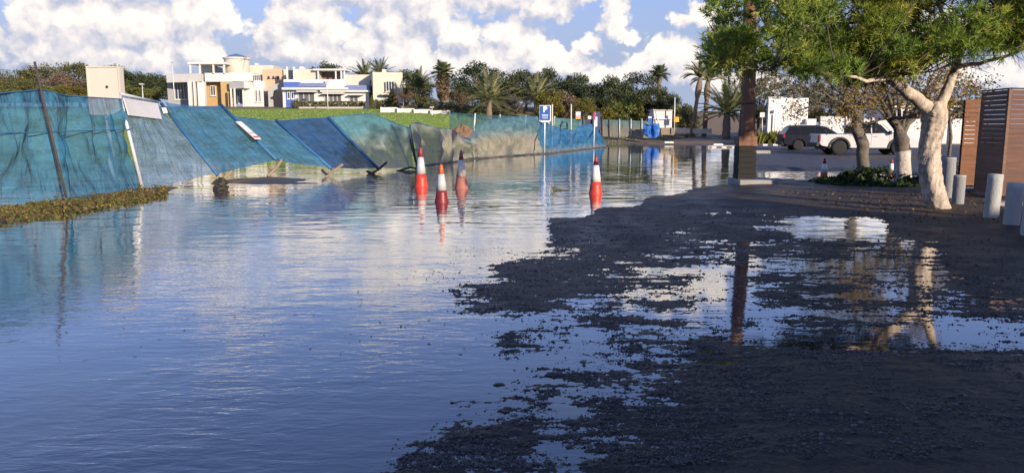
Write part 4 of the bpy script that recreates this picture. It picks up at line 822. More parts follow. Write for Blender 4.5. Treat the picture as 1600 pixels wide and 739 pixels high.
# ------------------------------------------------------------------ signs by the net fence
def text(body, size, loc, m, parent, name='lettering', ext=.004, font_w=0.0):
    c = bpy.data.curves.new(name, 'FONT'); c.body = body; c.size = size; c.align_x = 'CENTER'; c.align_y = 'CENTER'; c.extrude = ext; c.offset = font_w
    tmp = bpy.data.objects.new(name, c); me = bpy.data.meshes.new_from_object(tmp); bpy.data.objects.remove(tmp); bpy.data.curves.remove(c)
    me.materials.clear(); me.materials.append(m); o = bpy.data.objects.new(name, me); sc.collection.objects.link(o); o.parent = parent
    o.location = Vector(loc); o.rotation_euler = (R(90), 0, 0)
    if parent.get('_w'): o.matrix_parent_inverse = Matrix.Translation(parent.location).inverted()
    return o
def signs():
    SB = mat('sign_blue', (.025, .10, .36), .4, .06, 3, 0); SW = mat('sign_white', (.80, .80, .80), .4, .04, 3, 0); SY = mat('sign_orange', (.75, .33, .03), .5, .06, 3, 0); MAG = mat('sign_red', (.45, .03, .06), .5, .06, 3, 0)
    Y = 46.0; p = P(851, 241, Y); t = thing('parking_sign', 'blue parking sign with white P on a pale post', 'sign', (p.x, Y, 0), world=True)
    MB().tube([(p.x - .02, Y, -.1), (p.x, Y, ZV(166, Y))], .05, 10).build('post', STEEL, t, True)
    a, b = P(843.6, 178, Y), P(859.5, 178, Y); MB().bb(a.x - .03, b.x + .05, Y - .07, Y - .05, ZV(190, Y), ZV(165, Y)).build('back_plate', SW, t)
    MB().bb(a.x, b.x, Y - .10, Y - .072, ZV(188.5, Y), ZV(165.8, Y)).build('plate', SB, t)
    text('P', .46, ((a.x + b.x) / 2, Y - .105, ZV(171.5, Y)), SW, t, font_w=.02)
    for v, w in ((179.5, .40), (181.5, .36), (184.5, .34)): MB().bb((a.x + b.x) / 2 - w / 2 * .95, (a.x + b.x) / 2 + w / 2 * .95, Y - .106, Y - .101, ZV(v + .8, Y), ZV(v, Y)).build('text_line', SW, t)
    MB().bb(a.x + .05, b.x - .05, Y - .1, Y - .07, ZV(191.3, Y), ZV(189, Y)).build('lower_plate', SW, t)
    # small orange and white notice
    Y = 60.0; p = P(903, 210, Y); t = thing('notice_sign', 'small white and orange notice on a short post', 'sign', (p.x, Y, 0), world=True)
    MB().tube([(p.x, Y, -.1), (p.x, Y, ZV(178, Y))], .045, 8).build('post', STEEL, t, True)
    a, b = P(899.8, 180, Y), P(906.6, 180, Y); MB().bb(a.x - .04, b.x + .04, Y - .06, Y - .045, ZV(188.5, Y), ZV(174.5, Y)).build('back_plate', CONC, t)
    MB().bb(a.x, b.x, Y - .09, Y - .062, ZV(183.5, Y), ZV(175.5, Y)).build('upper_plate', SW, t); MB().bb(a.x, b.x, Y - .09, Y - .062, ZV(188, Y), ZV(184, Y)).build('lower_plate', SY, t)
    MB().bb(a.x, b.x, Y - .097, Y - .092, ZV(182.6, Y), ZV(181.2, Y)).build('stripe', MAG, t)
    # tall white post with maroon and blue notices
    Y = 58.0; p = P(928, 230, Y); t = thing('notice_post', 'white post with a maroon and navy notice at the fence end', 'sign', (p.x, Y, 0), world=True)
    MB().tube([(p.x - .03, Y, -.1), (p.x + .03, Y, ZV(176, Y))], .06, 8).build('post', STEEL, t, True)
    MB().bb(P(927.2, 180, Y).x, P(930, 180, Y).x, Y - .12, Y - .07, ZV(187, Y), ZV(175, Y)).build('maroon_plate', MAG, t)
    MB().bb(P(930.2, 180, Y).x, P(938, 180, Y).x, Y + .05, Y + .25, ZV(203, Y), ZV(175, Y)).build('navy_panel', mat('navy', (.03, .04, .14), .5), t)
    MB().bb(P(930.4, 180, Y).x, P(933.5, 180, Y).x, Y + .03, Y + .046, ZV(198, Y), ZV(183, Y)).build('white_strip', SW, t)
    MB().bb(P(919, 180, Y).x, P(926.6, 180, Y).x, Y + .1, Y + .14, ZV(186.5, Y), ZV(181.5, Y)).build('small_plate', SW, t)
    for u, v0, l in ((863, 163, 'tall pale bare pole behind the parking sign'), (857.5, 168, 'shorter pale pole close behind the parking sign'), (892.5, 163, 'bare pale pole between the notices')):
        p = P(u, v0, 64); MB().tube([(p.x, 64, 0), (p.x, 64, p.z)], .055, 7)
        o = MB().tube([(0, 0, -.2), (.01, 0, p.z * .5), (0, 0, p.z - .02), (0, 0, p.z)], [.06, .055, .055, .03], 8).build('bare_pole', CREAM, None, True); o.location = (p.x, 64, 0); tag(o, l, 'pole')
    # dark arch frame behind
    t = thing('gate_frame', 'dark arched gate frame behind the notices', 'gate', P(917, 210, 66), world=True)
    MB().tube([P(911, 212, 66), P(911, 182, 66), P(915, 177, 66), P(921, 175.5, 66), P(926, 177, 66), P(927, 212, 66)], .1, 8).build('frame', DARK, t)
    MB().bb(P(914, 190, 66).x, P(926, 190, 66).x, 66.1, 66.2, ZV(200, 66), ZV(187, 66)).build('panel', mat('navy_panel', (.03, .03, .06), .5), t)
    # white kiosk
    Y = 80.0; t = thing('kiosk', 'small white kiosk with a leaning prop at the far road', 'kiosk', (P(1035, 200, Y).x, Y, .4), world=True)
    ub(t, 'wall', WHITE, 1021, 1050, 173, 206, Y, 2.2); ub(t, 'roof', WHITE, 1020.2, 1050.8, 171.8, 173, Y - .15, 2.6); ub(t, 'counter', STEEL, 1021, 1050, 185.5, 186.8, Y - .25, .25)
    pole_px('prop', (1024, 174, Y - .3), (1031, 200, Y - .4), .05, STEEL, t); ub(t, 'blue_box', SB, 1012.5, 1018.5, 182, 197, Y - .2, .8); ub(t, 'sign_box', SW, 1013, 1018, 182.5, 185, Y - .24, .03); ub(t, 'logo', SB, 1040, 1044, 181, 187, Y - .03, .02)
    ub(t, 'base', mat('kiosk_base', (.26, .2, .15), .9), 1033, 1054, 200, 211, Y - .6, .5)
    Y = 79.0; t = thing('orange_notice', 'orange notice on a tall white post by the kiosk', 'sign', (P(1054, 200, Y).x, Y, .4), world=True)
    pole_px('post', (1054.5, 152, Y), (1053.5, 208, Y), .06, STEEL, t); ub(t, 'plate', SY, 1053, 1061, 183, 191, Y - .1, .06)
    # far street lamps
    for (u, v0, v1, Y, l) in ((269, 97, 165, 112, 'slim street lamp before the villa porch'), (222, 132, 166, 100, 'short lamp post between ridge trees and the villa'), (511, 128, 178, 105, 'lamp post in front of the blue banded villa'), (675, 168, 190, 92, 'thin post by the white boundary wall')):
        a, b = P(u, v0, Y), P(u, v1, Y); t = thing('street_lamp', l, 'lamp post', (a.x, Y, b.z - .5), world=True)
        MB().tube([(a.x, Y, b.z - .5), (a.x, Y, a.z)], [.07, .05], 7).build('post', STEEL, t, True); MB().box((a.x, Y - .1, a.z), (.45, .5, .12)).build('lamp_head', STEEL, t)
signs()

# ------------------------------------------------------------------ unseen building added behind the viewer to shade the near road
def shade_building():
    b = thing('added_shade_building', 'unseen flat roofed building added behind the viewer to shade the near road', 'building', (14, -7, 0), R(36))
    def blk(x0, x1, h, name='shade_wing', d=7.0):
        w = MB().bb(x0, x1, -d, 0, -.3, h).build(name, CREAM, b); MB().bb(x0 - .1, x1 + .1, -d - .1, .1, h, h + .18).build('parapet', WHITE, w)
        x = x0 + 1.5
        while x < x1 - 2: MB().bb(x, x + 1.4, -.02, .06, 1.0, 2.4).build('window', GLASS, w); x += 3.2
    blk(-30, 6.9, 6.3); blk(7.05, 10.1, 4.9); blk(10.25, 19, 3.6)  # roof steps shaped to set where the shade ends
shade_building()

# ------------------------------------------------------------------ wooden pole on its plinth
def utility_pole():
    Y = 21.6; REDW = mat('red_brown_timber', (.23, .115, .07), .85, .45, 3, .7, 30, stretch=(2, 2, .25), dirt=((.09, .05, .035), 2.5, .7))
    SHADED_FOOT = mat('shade_dark_boards', (.012, .010, .009), .8, .4, 4, .5, 30, stretch=(1, 1, 4))  # near-black boards: shade on the foot put into the colour
    x0, x1 = P(1154, 250, Y).x, P(1181.5, 250, Y).x; xc = (x0 + x1) / 2; zt = gz(xc, Y); zs = ZV(280, Y)
    t = thing('utility_pole', 'tall red brown timber pole rising from a boxed foot with shade in its colour', 'pole', (xc, Y, zs), world=True)
    zb = ZV(213, Y); w = x1 - x0
    zm = ZV(228, Y)  # upper edge of the shade painted on the foot
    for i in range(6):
        h0 = zs + (zm - zs) * i / 6; h1 = zs + (zm - zs) * (i + 1) / 6 - .008; MB().bb(x0 + .006 * (i % 2), x1 - .004 * (i % 3), Y - .02, Y + w, h0, h1).build('boxed_foot', SHADED_FOOT, t)
    for i in range(2):
        h0 = zm + (zb - zm) * i / 2; MB().bb(x0 - .004, x1 + .004, Y - .024, Y + w, h0, h0 + (zb - zm) / 2 - .006).build('collar_board', REDW, t)
    p0 = P(1168, 213, Y + .2); p1 = P(1171, 0, Y + .2); d = (p1 - p0) / (p1.z - p0.z)
    pts = [p0 + d * s for s in np.linspace(-.3, 7.2, 14)]; MB().tube(pts, list(np.linspace(.185, .150, 14)), 16, jit=.03).build('shaft', REDW, t, True)
    for z in (.9, 1.9, 2.6): q = p0 + d * z; MB().lathe([(.186 - z * .004, -.03), (.186 - z * .004, .03)], (q.x, q.y, q.z), 16).build('steel_strap', RUST, t, True)
    MB().tube([p0 + Vector((.2, -.02, 0)), p0 + d * 2 + Vector((.185, -.03, 0)), p0 + d * 6 + Vector((.17, -.03, 0))], .014, 5).build('cable', mat('cable_orange', (.35, .16, .08), .7), t)
    s0, s1 = P(1150, 286, Y).x, P(1214, 286, Y - .2).x
    b = MB().bb(s0, s1, Y - .35, Y + .85, -.05, zs - .004).build('concrete_plinth', CONC, None, bevel=.03); tag(b, 'low mossy concrete plinth under the timber pole', 'plinth')
utility_pole()

# ------------------------------------------------------------------ pine
def pine():
    PB = mat('pine_bark', (.50, .41, .33), .95, .55, 9, 1.0, 14, stretch=(1, 1, .4), dirt=((.10, .075, .06), 13, .9))
    WASH = None
    base = P(1464, 330, 14.9); t = thing('pine_tree', 'leaning pine with pale scaly trunk and wide spreading needle crown', 'tree', (base.x, 14.9, gz(base.x, 14.9)), world=True)
    Y = 14.9
    tr = [(1470, 340, 19), (1466, 325, 17.5), (1460, 308, 17), (1455, 285, 16.5), (1452, 260, 16.5), (1452, 240, 16), (1453, 227, 15.5), (1457, 205, 16.5), (1460, 190, 18), (1461, 178, 19), (1461, 166, 15), (1461, 158, 8)]
    mb = MB(); pts = [P(u, v, Y) for u, v, r in tr]; rad = [r * .95 * Y / 1212 for u, v, r in tr]
    P2, R2 = [], []
    for i in range(len(pts) - 1):
        for k in range(4): f = k / 4; P2.append(pts[i].lerp(pts[i + 1], f)); R2.append((rad[i] * (1 - f) + rad[i + 1] * f) * random.uniform(.96, 1.04))
    P2.append(pts[-1]); R2.append(rad[-1] * .8)
    P3, R3 = [], []
    for i in range(len(P2) - 1):
        for k in range(3): f = k / 3; P3.append(P2[i].lerp(P2[i + 1], f)); R3.append(R2[i] * (1 - f) + R2[i + 1] * f)
    n_ = 44; mb.tube(P3, R3, n_, cap=False)
    th = np.tile(np.arange(n_) / n_ * 2 * math.pi, len(P3)); zz = np.repeat(np.arange(len(P3)) * .022, n_)
    rel = np.abs(fbm(np.cos(th) * 4.2 + 9 + zz * .6, np.sin(th) * 4.2 + zz * 7.0, 3)); rel2 = fbm(np.cos(th) * 1.3, np.sin(th) * 1.3 + zz * 1.1, 2)
    mb.v = [tuple(P3[i // n_] + (Vector(v) - P3[i // n_]) * float(1 + .34 * min(.35, rel[i]) - .05 + .13 * rel2[i])) for i, v in enumerate(mb.v)]
    mb.build('trunk', PB, t, True)
    limbs = [[(1461, 186, Y, 13), (1449, 168, Y - .02, 14.5), (1426, 149, Y - .1, 13), (1404, 132, Y - .3, 11), (1375, 112, Y - .5, 9), (1330, 70, Y - .8, 7), (1270, 45, Y - .9, 5), (1200, 40, Y - .8, 3.5), (1150, 60, Y - .6, 2.5), (1120, 85, Y - .5, 1.6)],
             [(1460, 186, Y, 12), (1470, 165, Y + .03, 12.5), (1480, 141, Y + .1, 10.5), (1492, 112, Y + .3, 8), (1500, 70, Y + .4, 7), (1530, 10, Y + .5, 5), (1580, -60, Y + .5, 3)],
             [(1494, 105, Y + .2, 5), (1530, 100, Y - .2, 4), (1570, 88, Y - .5, 3), (1620, 70, Y - .8, 2.2), (1680, 60, Y - 1, 1.5)],
             [(1405, 133, Y - .3, 6), (1392, 122, Y - .9, 5), (1352, 126, Y - 1.5, 3.5), (1310, 115, Y - 1.9, 2)],
             [(1380, 115, Y - .5, 7), (1385, 60, Y + .2, 6), (1400, 0, Y + .6, 5), (1420, -90, Y + .8, 3)],
             [(1340, 78, Y - .8, 5), (1310, 20, Y - .4, 4), (1290, -50, Y, 3)],
             [(1260, 45, Y - .9, 4), (1230, 90, Y - 1.3, 3), (1205, 110, Y - 1.6, 1.5)],
             [(1498, 80, Y + .4, 5), (1470, 20, Y - .5, 4), (1450, -50, Y - 1, 3)],
             [(1260, 45, Y - .9, 4), (1190, -10, Y - 1.4, 3), (1160, -30, Y - 1.6, 2)],
             [(1530, 10, Y + .5, 4), (1570, 20, Y - .6, 3), (1620, 10, Y - 1.4, 2)]]
    lp = []
    for L in limbs:
        pp = [P(u, v, y) for u, v, y, r in L]; rr = [r * Y / 1212 * .76 for u, v, y, r in L]
        Q, S = [], []
        for i in range(len(pp) - 1):
            for k in range(3): f = k / 3; Q.append(pp[i].lerp(pp[i + 1], f) + Vector((random.uniform(-.02, .02), random.uniform(-.02, .02), random.uniform(-.02, .02)))); S.append(rr[i] * (1 - f) + rr[i + 1] * f)
        Q.append(pp[-1]); S.append(rr[-1]); lp += Q[2:]
        MB().tube(Q, S, 10, jit=.06).build('limb', PB, t, True)
    # knotted pruning scars near the fork
    mb = MB()
    for (u, v, y, r) in ((1398, 128, Y - .45, 9), (1405, 124, Y - .5, 7)): c = P(u, v, y); mb.lathe([(.02, -r * Y / 1212), (r * Y / 1212, -.04), (r * Y / 1212 * .9, .05), (.02, .1)], tuple(c), 10)
    mb.build('pruning_scar', PB, t, True)
    # clumps of needles ------------------------------------------------
    U = [1100, 1115, 1135, 1165, 1195, 1215, 1250, 1300, 1350, 1400, 1440, 1480, 1520, 1560, 1620, 1700]; VB = [85, 118, 132, 140, 118, 105, 122, 132, 140, 132, 112, 102, 98, 92, 84, 80]
    rr = np.random.default_rng(21); cl = []
    while len(cl) < 640:
        u = rr.uniform(1112, 1690); vb = np.interp(u, U, VB); v = vb - 18 - rr.random() ** 1.15 * (vb + 150)
        if u < 1225 and (v < -40 or (v > 60 and rr.random() < .25)): continue
        if u < 1225 and rr.random() < .30: continue
        y = Y + rr.uniform(-2.3, 1.9) * (1 if u > 1230 else .6) - (.3 if u < 1300 else 0)
        n = float(fbm(np.array([u / 60.]), np.array([v / 50.]))[0])
        if v < 55 and u > 1210 and n < -.12 and rr.random() < .7: continue
        cl.append((P(u, v, y), rr.uniform(.17, .30)))
    tw = MB()
    for c, r in cl:
        b = min(lp, key=lambda q: (q - c).length + max(0, q.z - c.z) * .4); m_ = b.lerp(c, .5) + Vector((0, 0, -.10 * (c - b).length)); tw.tube([b, m_, c], [.018, .012, .006], 5, False)
        for k in range(2): e = c + Vector(tuple(rr.normal(size=3) * r * .8)); tw.tube([m_.lerp(c, .6), e], [.008, .004], 4, False)
    for k in range(60):   # dead hanging twigs below the crown
        u = rr.uniform(1330, 1600); v = np.interp(u, U, VB) + rr.uniform(-25, 4); a = P(u, v, Y + rr.uniform(-1, 1)); b = a + Vector((rr.uniform(-.3, .3), rr.uniform(-.2, .2), -rr.uniform(.1, .45))); tw.tube([a + Vector((0, 0, .35)), a, b], [.010, .007, .003], 4, False)
    tw.build('twigs', mat('twig', (.15, .11, .08), .9, .3), t)
    C = np.array([tuple(c) for c, r in cl]); RD = np.array([r for c, r in cl]); nt_ = 32
    k = len(cl) * nt_; cid = np.repeat(np.arange(len(cl)), nt_)
    off = rr.normal(size=(k, 3)); off /= np.linalg.norm(off, axis=1)[:, None]; od = off.copy(); off *= (rr.random(k) ** .5 * RD[cid])[:, None] * np.array([1.15, 1.15, .85])
    T0 = C[cid] + off; ax = od + np.array([0, 0, .55]) + rr.normal(size=(k, 3)) * .3; ax /= np.linalg.norm(ax, axis=1)[:, None]
    nn = 16; K = k * nn; tid = np.repeat(np.arange(k), nn)
    d = ax[tid] * rr.uniform(.35, 1.1, (K, 1)) + rr.normal(size=(K, 3)) * .55; d /= np.linalg.norm(d, axis=1)[:, None]
    l = rr.uniform(.10, .17, K)[:, None]; sd = np.cross(d, rr.normal(size=(K, 3))); sd /= np.linalg.norm(sd, axis=1)[:, None]; w = .0068
    s0 = T0[tid] + ax[tid] * rr.uniform(0, .07, (K, 1)); V = np.stack([s0 - sd * w, s0 + sd * w, s0 + d * l], 1).reshape(-1, 3)
    tone = np.array([(.25, .35, .06), (.32, .40, .065), (.17, .25, .05), (.44, .44, .085)])[rr.integers(0, 4, len(cl))]; tone = tone * rr.uniform(.75, 1.2, (len(cl), 1))
    tint = np.repeat(tone[cid][tid] * rr.uniform(.7, 1.3, (K, 1)), 3, 0)
    me = fast_mesh('crown', V, np.arange(3 * K).reshape(K, 3), tint); obj('crown', me, LEAF, t)
pine()

# ------------------------------------------------------------------ pollarded trees with the last yellow leaves
def grow(mb, p, d, L, r, depth, rr, tips, up=.1, wig=.35, split=3):
    n = 4; pts = [p]; rad = [r]; q = Vector(p); dd = Vector(d).normalized()
    for i in range(n):
        dd = (dd + Vector(tuple(rr.normal(size=3) * wig * .35)) + Vector((0, 0, up * .15))).normalized(); q = q + dd * L / n; pts.append(q.copy()); rad.append(r * (1 - .45 * (i + 1) / n))
        if depth <= 1: tips.append(q.copy())
    mb.tube(pts, rad, 6 if depth < 3 else 9, False, .05)
    if depth == 0: return
    for k in range(split):
        j = n if k == 0 else int(rr.integers(2, n + 1)); nd = (dd + Vector(tuple(rr.normal(size=3) * .62)) + Vector((0, 0, .12))).normalized()
        grow(mb, pts[j], nd, L * rr.uniform(.55, .8), rad[j] * .72, depth - 1, rr, tips, up, wig, split)
def yellow_trees():
    B2 = mat('grey_bark', (.13, .105, .085), .95, .45, 5, 1.0, 14, dirt=((.30, .27, .23), 6, .55))
    PALE = mat('limewashed_bark', (.52, .46, .40), .95, .35, 5, 1.0, 14, dirt=((.25, .14, .10), 8, .7))
    def tree(label, Y, trunk, fork, arms, seed, nleaf, cols, lo=None):
        rr = np.random.default_rng(seed); b = P(trunk[0][0], trunk[0][1], Y); t = thing('pollarded_tree', label, 'tree', (b.x, Y, gz(b.x, Y)), world=True)
        mb = MB(); pts = [P(u, v, Y) for u, v, r in trunk]; mb.tube(pts, [r * Y / 1212 for u, v, r in trunk], 12, jit=.14); mb.build('trunk', B2 if lo is None else B2, t, True)
        if lo: 
            q = [P(u, v, Y - .01) for u, v, r in lo]; MB().tube(q, [r * Y / 1212 for u, v, r in lo], 12, jit=.12).build('limewashed_foot', PALE, t, True)
        br = MB(); tips = []
        for (u, v, dy, r) in arms:
            e = P(u, v, Y + dy); s = P(fork[0], fork[1], Y); m_ = s.lerp(e, .5) + Vector((0, 0, .12)); br.tube([s, m_, e], [r * Y / 1212, r * .75 * Y / 1212, r * .5 * Y / 1212], 8, False, .1)
            for k in range(3): grow(br, e, (e - s).normalized() + Vector(tuple(rr.normal(size=3) * .55)), 0.95 * Y / 27, r * .4 * Y / 1212, 2, rr, tips, .05, .6, 2)
        br.build('branches', B2, t)
        T = np.array([tuple(q) for q in tips]); C = T[rr.integers(0, len(T), nleaf)] + rr.normal(size=(nleaf, 3)) * .16 * Y / 27
        obj('crown', leaves('crown', C, .036 * Y / 22, cols, rr, .6), LEAF, t); return t
    ye = [(.38, .24, .04), (.30, .20, .035), (.22, .17, .04), (.14, .13, .03), (.42, .22, .05)]; gr = [(.20, .17, .06), (.14, .13, .05), (.30, .20, .06), (.28, .25, .15)]
    tree('grey knotted pollarded tree with bare twigs before the pickup', 27, [(1350, 276, 10), (1349, 262, 8.5), (1347, 240, 8.5), (1349, 226, 10), (1343, 212, 9), (1337, 200, 9), (1341, 184, 8), (1340, 172, 6)], (1340, 178), [(1318, 165, -.3, 4.5), (1322, 148, .4, 4), (1350, 145, .2, 4.5), (1366, 158, -.3, 4), (1290, 162, 0, 3), (1275, 145, -.5, 2.6), (1300, 135, .6, 3), (1385, 145, .3, 3), (1330, 110, .3, 3), (1365, 112, -.2, 3), (1300, 105, .2, 2.5)], 3, 5200, gr)
    tree('forked dark tree with limewashed foot and yellow leaves behind the pine', 21.5, [(1412, 296, 12), (1411, 268, 11), (1409, 240, 10), (1408, 220, 11), (1404, 205, 8)], (1407, 212), [(1392, 186, -.2, 8), (1428, 186, .1, 7), (1385, 158, .4, 4), (1440, 156, .2, 4), (1365, 155, -.2, 3.4), (1345, 150, .3, 2.6), (1460, 140, .1, 2.6), (1400, 118, .2, 3.5), (1432, 112, -.1, 3), (1372, 110, .3, 3), (1350, 120, -.3, 2.5)], 5, 8800, ye, [(1412, 297, 14), (1412, 275, 13), (1411, 250, 12), (1410, 236, 11)])
    tree('slim young tree in front of the dark slatted gap', 24, [(1483, 290, 3), (1482, 250, 2.6), (1486, 215, 2.2), (1484, 190, 2)], (1484, 195), [(1470, 180, .1, 1.6), (1497, 178, .2, 1.6), (1484, 165, -.2, 1.6)], 8, 1500, [(.05, .06, .025), (.07, .08, .03), (.09, .08, .04)])
yellow_trees()

# ------------------------------------------------------------------ slatted timber screens
def screens():
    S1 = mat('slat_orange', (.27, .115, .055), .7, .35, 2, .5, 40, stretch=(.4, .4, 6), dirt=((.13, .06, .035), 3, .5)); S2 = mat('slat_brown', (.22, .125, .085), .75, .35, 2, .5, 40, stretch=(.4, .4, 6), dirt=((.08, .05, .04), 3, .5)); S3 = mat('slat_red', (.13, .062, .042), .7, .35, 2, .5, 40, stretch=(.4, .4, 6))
    def panel(t, a, b, z0, z1, n, m, gapf, nrm):
        d = (b - a); L = d.length; ang = math.atan2(d.y, d.x); h = (z1 - z0) / n
        for i in range(n):
            g = gapf(i / n); z = z0 + h * i; c = (a + b) / 2; 
            MB().box((c.x, c.y, z + (h - g) / 2), (L, .022, h - g), ang + random.uniform(-.002, .002)).build('slat', m, t)
        for f in (.03, .97):
            q = a.lerp(b, f) + nrm * .04; MB().box((q.x, q.y, (z0 + z1) / 2), (.06, .05, z1 - z0 - .02), ang).build('upright', DARK, t)
    # narrow far screen
    Y = 19.4; A, B = P(1503, 230, Y), P(1533.5, 230, Y - .1); t = thing('timber_screen', 'narrow orange brown slatted timber screen beside the slim tree', 'screen', (A.x, Y, gz(A.x, Y)), world=True)
    A.z = B.z = 0; panel(t, A, B, gz(A.x, Y) + .08, ZV(156, Y), 20, S1, lambda f: .012 if .4 < f < .95 else .004, Vector((0, 1, 0)))
    # enclosure, corner towards the viewer
    Yc = 16.6; Cn, Lf, Rt = P(1572, 220, Yc), P(1529, 220, 17.9), P(1650, 220, 17.4); t = thing('timber_enclosure', 'tall dark brown slatted timber enclosure with its corner to the road', 'screen', (Cn.x, Yc, gz(Cn.x, Yc)), world=True)
    for q in (Cn, Lf, Rt): q.z = 0
    zb = gz(Cn.x, Yc) + .06; zt = ZV(140, Yc); gf = lambda f: .009 if .42 < f else .003
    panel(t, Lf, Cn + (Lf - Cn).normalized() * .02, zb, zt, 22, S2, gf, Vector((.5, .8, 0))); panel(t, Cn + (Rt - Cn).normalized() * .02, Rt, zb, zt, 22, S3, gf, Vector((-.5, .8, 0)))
    MB().bb(Cn.x - .03, Cn.x + .03, Yc - .01, Yc + .05, zb, zt + .02).build('corner_post', S2, t)
    d = (Lf - Cn); MB().box(((Lf.x + Cn.x) / 2, (Lf.y + Cn.y) / 2, zt + .02), (d.length, .06, .03), math.atan2(d.y, d.x)).build('top_rail', DARK, t)
    d = (Rt - Cn); MB().box(((Rt.x + Cn.x) / 2, (Rt.y + Cn.y) / 2, zt + .022), (d.length, .06, .03), math.atan2(d.y, d.x)).build('top_rail', DARK, t)
    # steps beside it
    for u0, u1, v0, v1, Y, l in ((1503, 1536, 297, 303, 18.6, 'pale concrete step at the foot of the orange screen'), (1562, 1605, 318, 330, 15.2, 'concrete edging block behind the bollards')):
        a, b = P(u0, v0, Y), P(u1, v0, Y); o = MB().bb(0, b.x - a.x, 0, .4, -.05, max(.06, a.z - gz(a.x, Y))).build('concrete_step', CONC, None, bevel=.01); o.location = (a.x, Y, gz(a.x, Y)); tag(o, l, 'step')
    o = MB().box((0, 0, .09), (.55, .4, .18), 0, None, .9).build('timber_crate_lid', S3, None, bevel=.01) if False else None
screens()
def bollards():
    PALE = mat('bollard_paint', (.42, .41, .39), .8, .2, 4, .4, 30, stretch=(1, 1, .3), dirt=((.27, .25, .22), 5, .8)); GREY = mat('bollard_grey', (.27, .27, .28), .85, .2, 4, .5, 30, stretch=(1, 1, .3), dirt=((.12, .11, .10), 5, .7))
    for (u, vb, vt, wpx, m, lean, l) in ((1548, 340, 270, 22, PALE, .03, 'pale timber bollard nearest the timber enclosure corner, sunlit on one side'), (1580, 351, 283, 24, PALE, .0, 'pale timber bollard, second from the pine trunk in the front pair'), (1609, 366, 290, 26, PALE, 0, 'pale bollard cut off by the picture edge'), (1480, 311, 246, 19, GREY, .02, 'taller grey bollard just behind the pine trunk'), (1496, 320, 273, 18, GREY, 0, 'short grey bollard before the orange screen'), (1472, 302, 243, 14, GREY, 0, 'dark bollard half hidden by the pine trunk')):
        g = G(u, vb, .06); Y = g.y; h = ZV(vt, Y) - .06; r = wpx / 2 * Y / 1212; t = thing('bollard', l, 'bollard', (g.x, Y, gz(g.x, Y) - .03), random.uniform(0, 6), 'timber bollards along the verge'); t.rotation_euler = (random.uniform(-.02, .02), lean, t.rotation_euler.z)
        pr = [(r * 1.02, -.1)] + [(r * random.uniform(.97, 1.02), h * k / 8) for k in range(8)] + [(r, h - .02)]
        MB().lathe(pr, n=20).build('post', m, t, True); MB().lathe([(r, h - .02), (r * .93, h), (r * .5, h + .006)], n=20).build('top', mat('bollard_endgrain', (.45, .43, .40), .9, .2, 20), t)
bollards()

# ------------------------------------------------------------------ vehicles
TYRE = mat('tyre', (.018, .018, .018), .85, .2, 20, .2); RIMD = mat('dark_rim', (.05, .05, .052), .4, .1, 10, 0, metal=.6); RIMS = mat('silver_rim', (.5, .5, .5), .35, .1, 10, 0, metal=.7)
TRIM = mat('black_trim', (.015, .015, .016), .6, .2, 10, .1); CARGL = mat('car_glass', (.010, .012, .014), .12, .1, 2, 0, spec=.3); LAMP = mat('tail_lamp', (.35, .01, .015), .25, .1, 10, 0); CHR = mat('bright_metal', (.6, .6, .6), .25, .05, 10, 0, metal=.9)
def wheel(t, x, y, r, w, rim, side):
    q = Matrix.Rotation(R(90), 4, 'X')
    def disc(prof, name, m, par, n=24):
        mb = MB().lathe(prof, n=n); mb.v = [tuple(Matrix.Translation((x, y, r)) @ q @ Vector(v)) for v in mb.v]; return mb.build(name, m, par, True)
    wh = disc([(r * .62, -w / 2), (r * .93, -w / 2), (r, -w * .36), (r, w * .36), (r * .93, w / 2), (r * .62, w / 2)], 'wheel', TYRE, t)
    s = 1  # +z of the lathe is -y after the turn
    disc([(r * .60, w * .2), (r * .64, w * .46), (r * .58, w * .5), (r * .55, w * .30)], 'rim', rim, wh)
    disc([(r * .57, -w * .3), (r * .57, w * .25), (r * .18, w * .30), (r * .12, w * .38), (.01, w * .39)], 'hub', rim if rim is RIMS else TRIM, wh)
    for k in range(6):
        a = k * math.pi / 3; c = Vector((x + math.cos(a) * r * .36, y - w * .34, r + math.sin(a) * r * .36)); MB().box(c, (r * .5, .03, r * .13), 0, Matrix.Rotation(-a, 4, 'Y')).build('spoke', rim, wh)
def arch(cx, r, z0, n=10, top=None): return [(cx + r * math.cos(th), z0 + r * math.sin(th)) for th in np.linspace(math.pi, 0, n)]
def slab(profile, ys, taper_fn=None):
    """loft a side profile over several y stations; each station may pull the outline in"""
    mb = MB(); n = len(profile); vs = []
    for (y, fx) in ys: vs += [fx(p, y) for p in profile]
    fs = [tuple(range(n)), tuple(range((len(ys) - 1) * n, len(ys) * n))[::-1]]
    for j in range(len(ys) - 1): fs += [(j * n + i, (j + 1) * n + i, (j + 1) * n + (i + 1) % n, j * n + (i + 1) % n) for i in range(n)]
    return mb.add(vs, fs)
def car_body(prof, hw, crown=.05):
    f = lambda ins: (lambda p, y: (p[0] * (1 - ins * .02), y, p[1] - (ins * .03 if p[1] > .7 else 0)))
    return slab(prof, [(-hw + .0, f(1)), (-hw + .06 - .06, f(.9)), (-hw + .05, f(0)), (hw - .05, f(0)), (hw, f(1))][0:1] + [(-hw + .04, f(0)), (hw - .04, f(0)), (hw, f(1))])
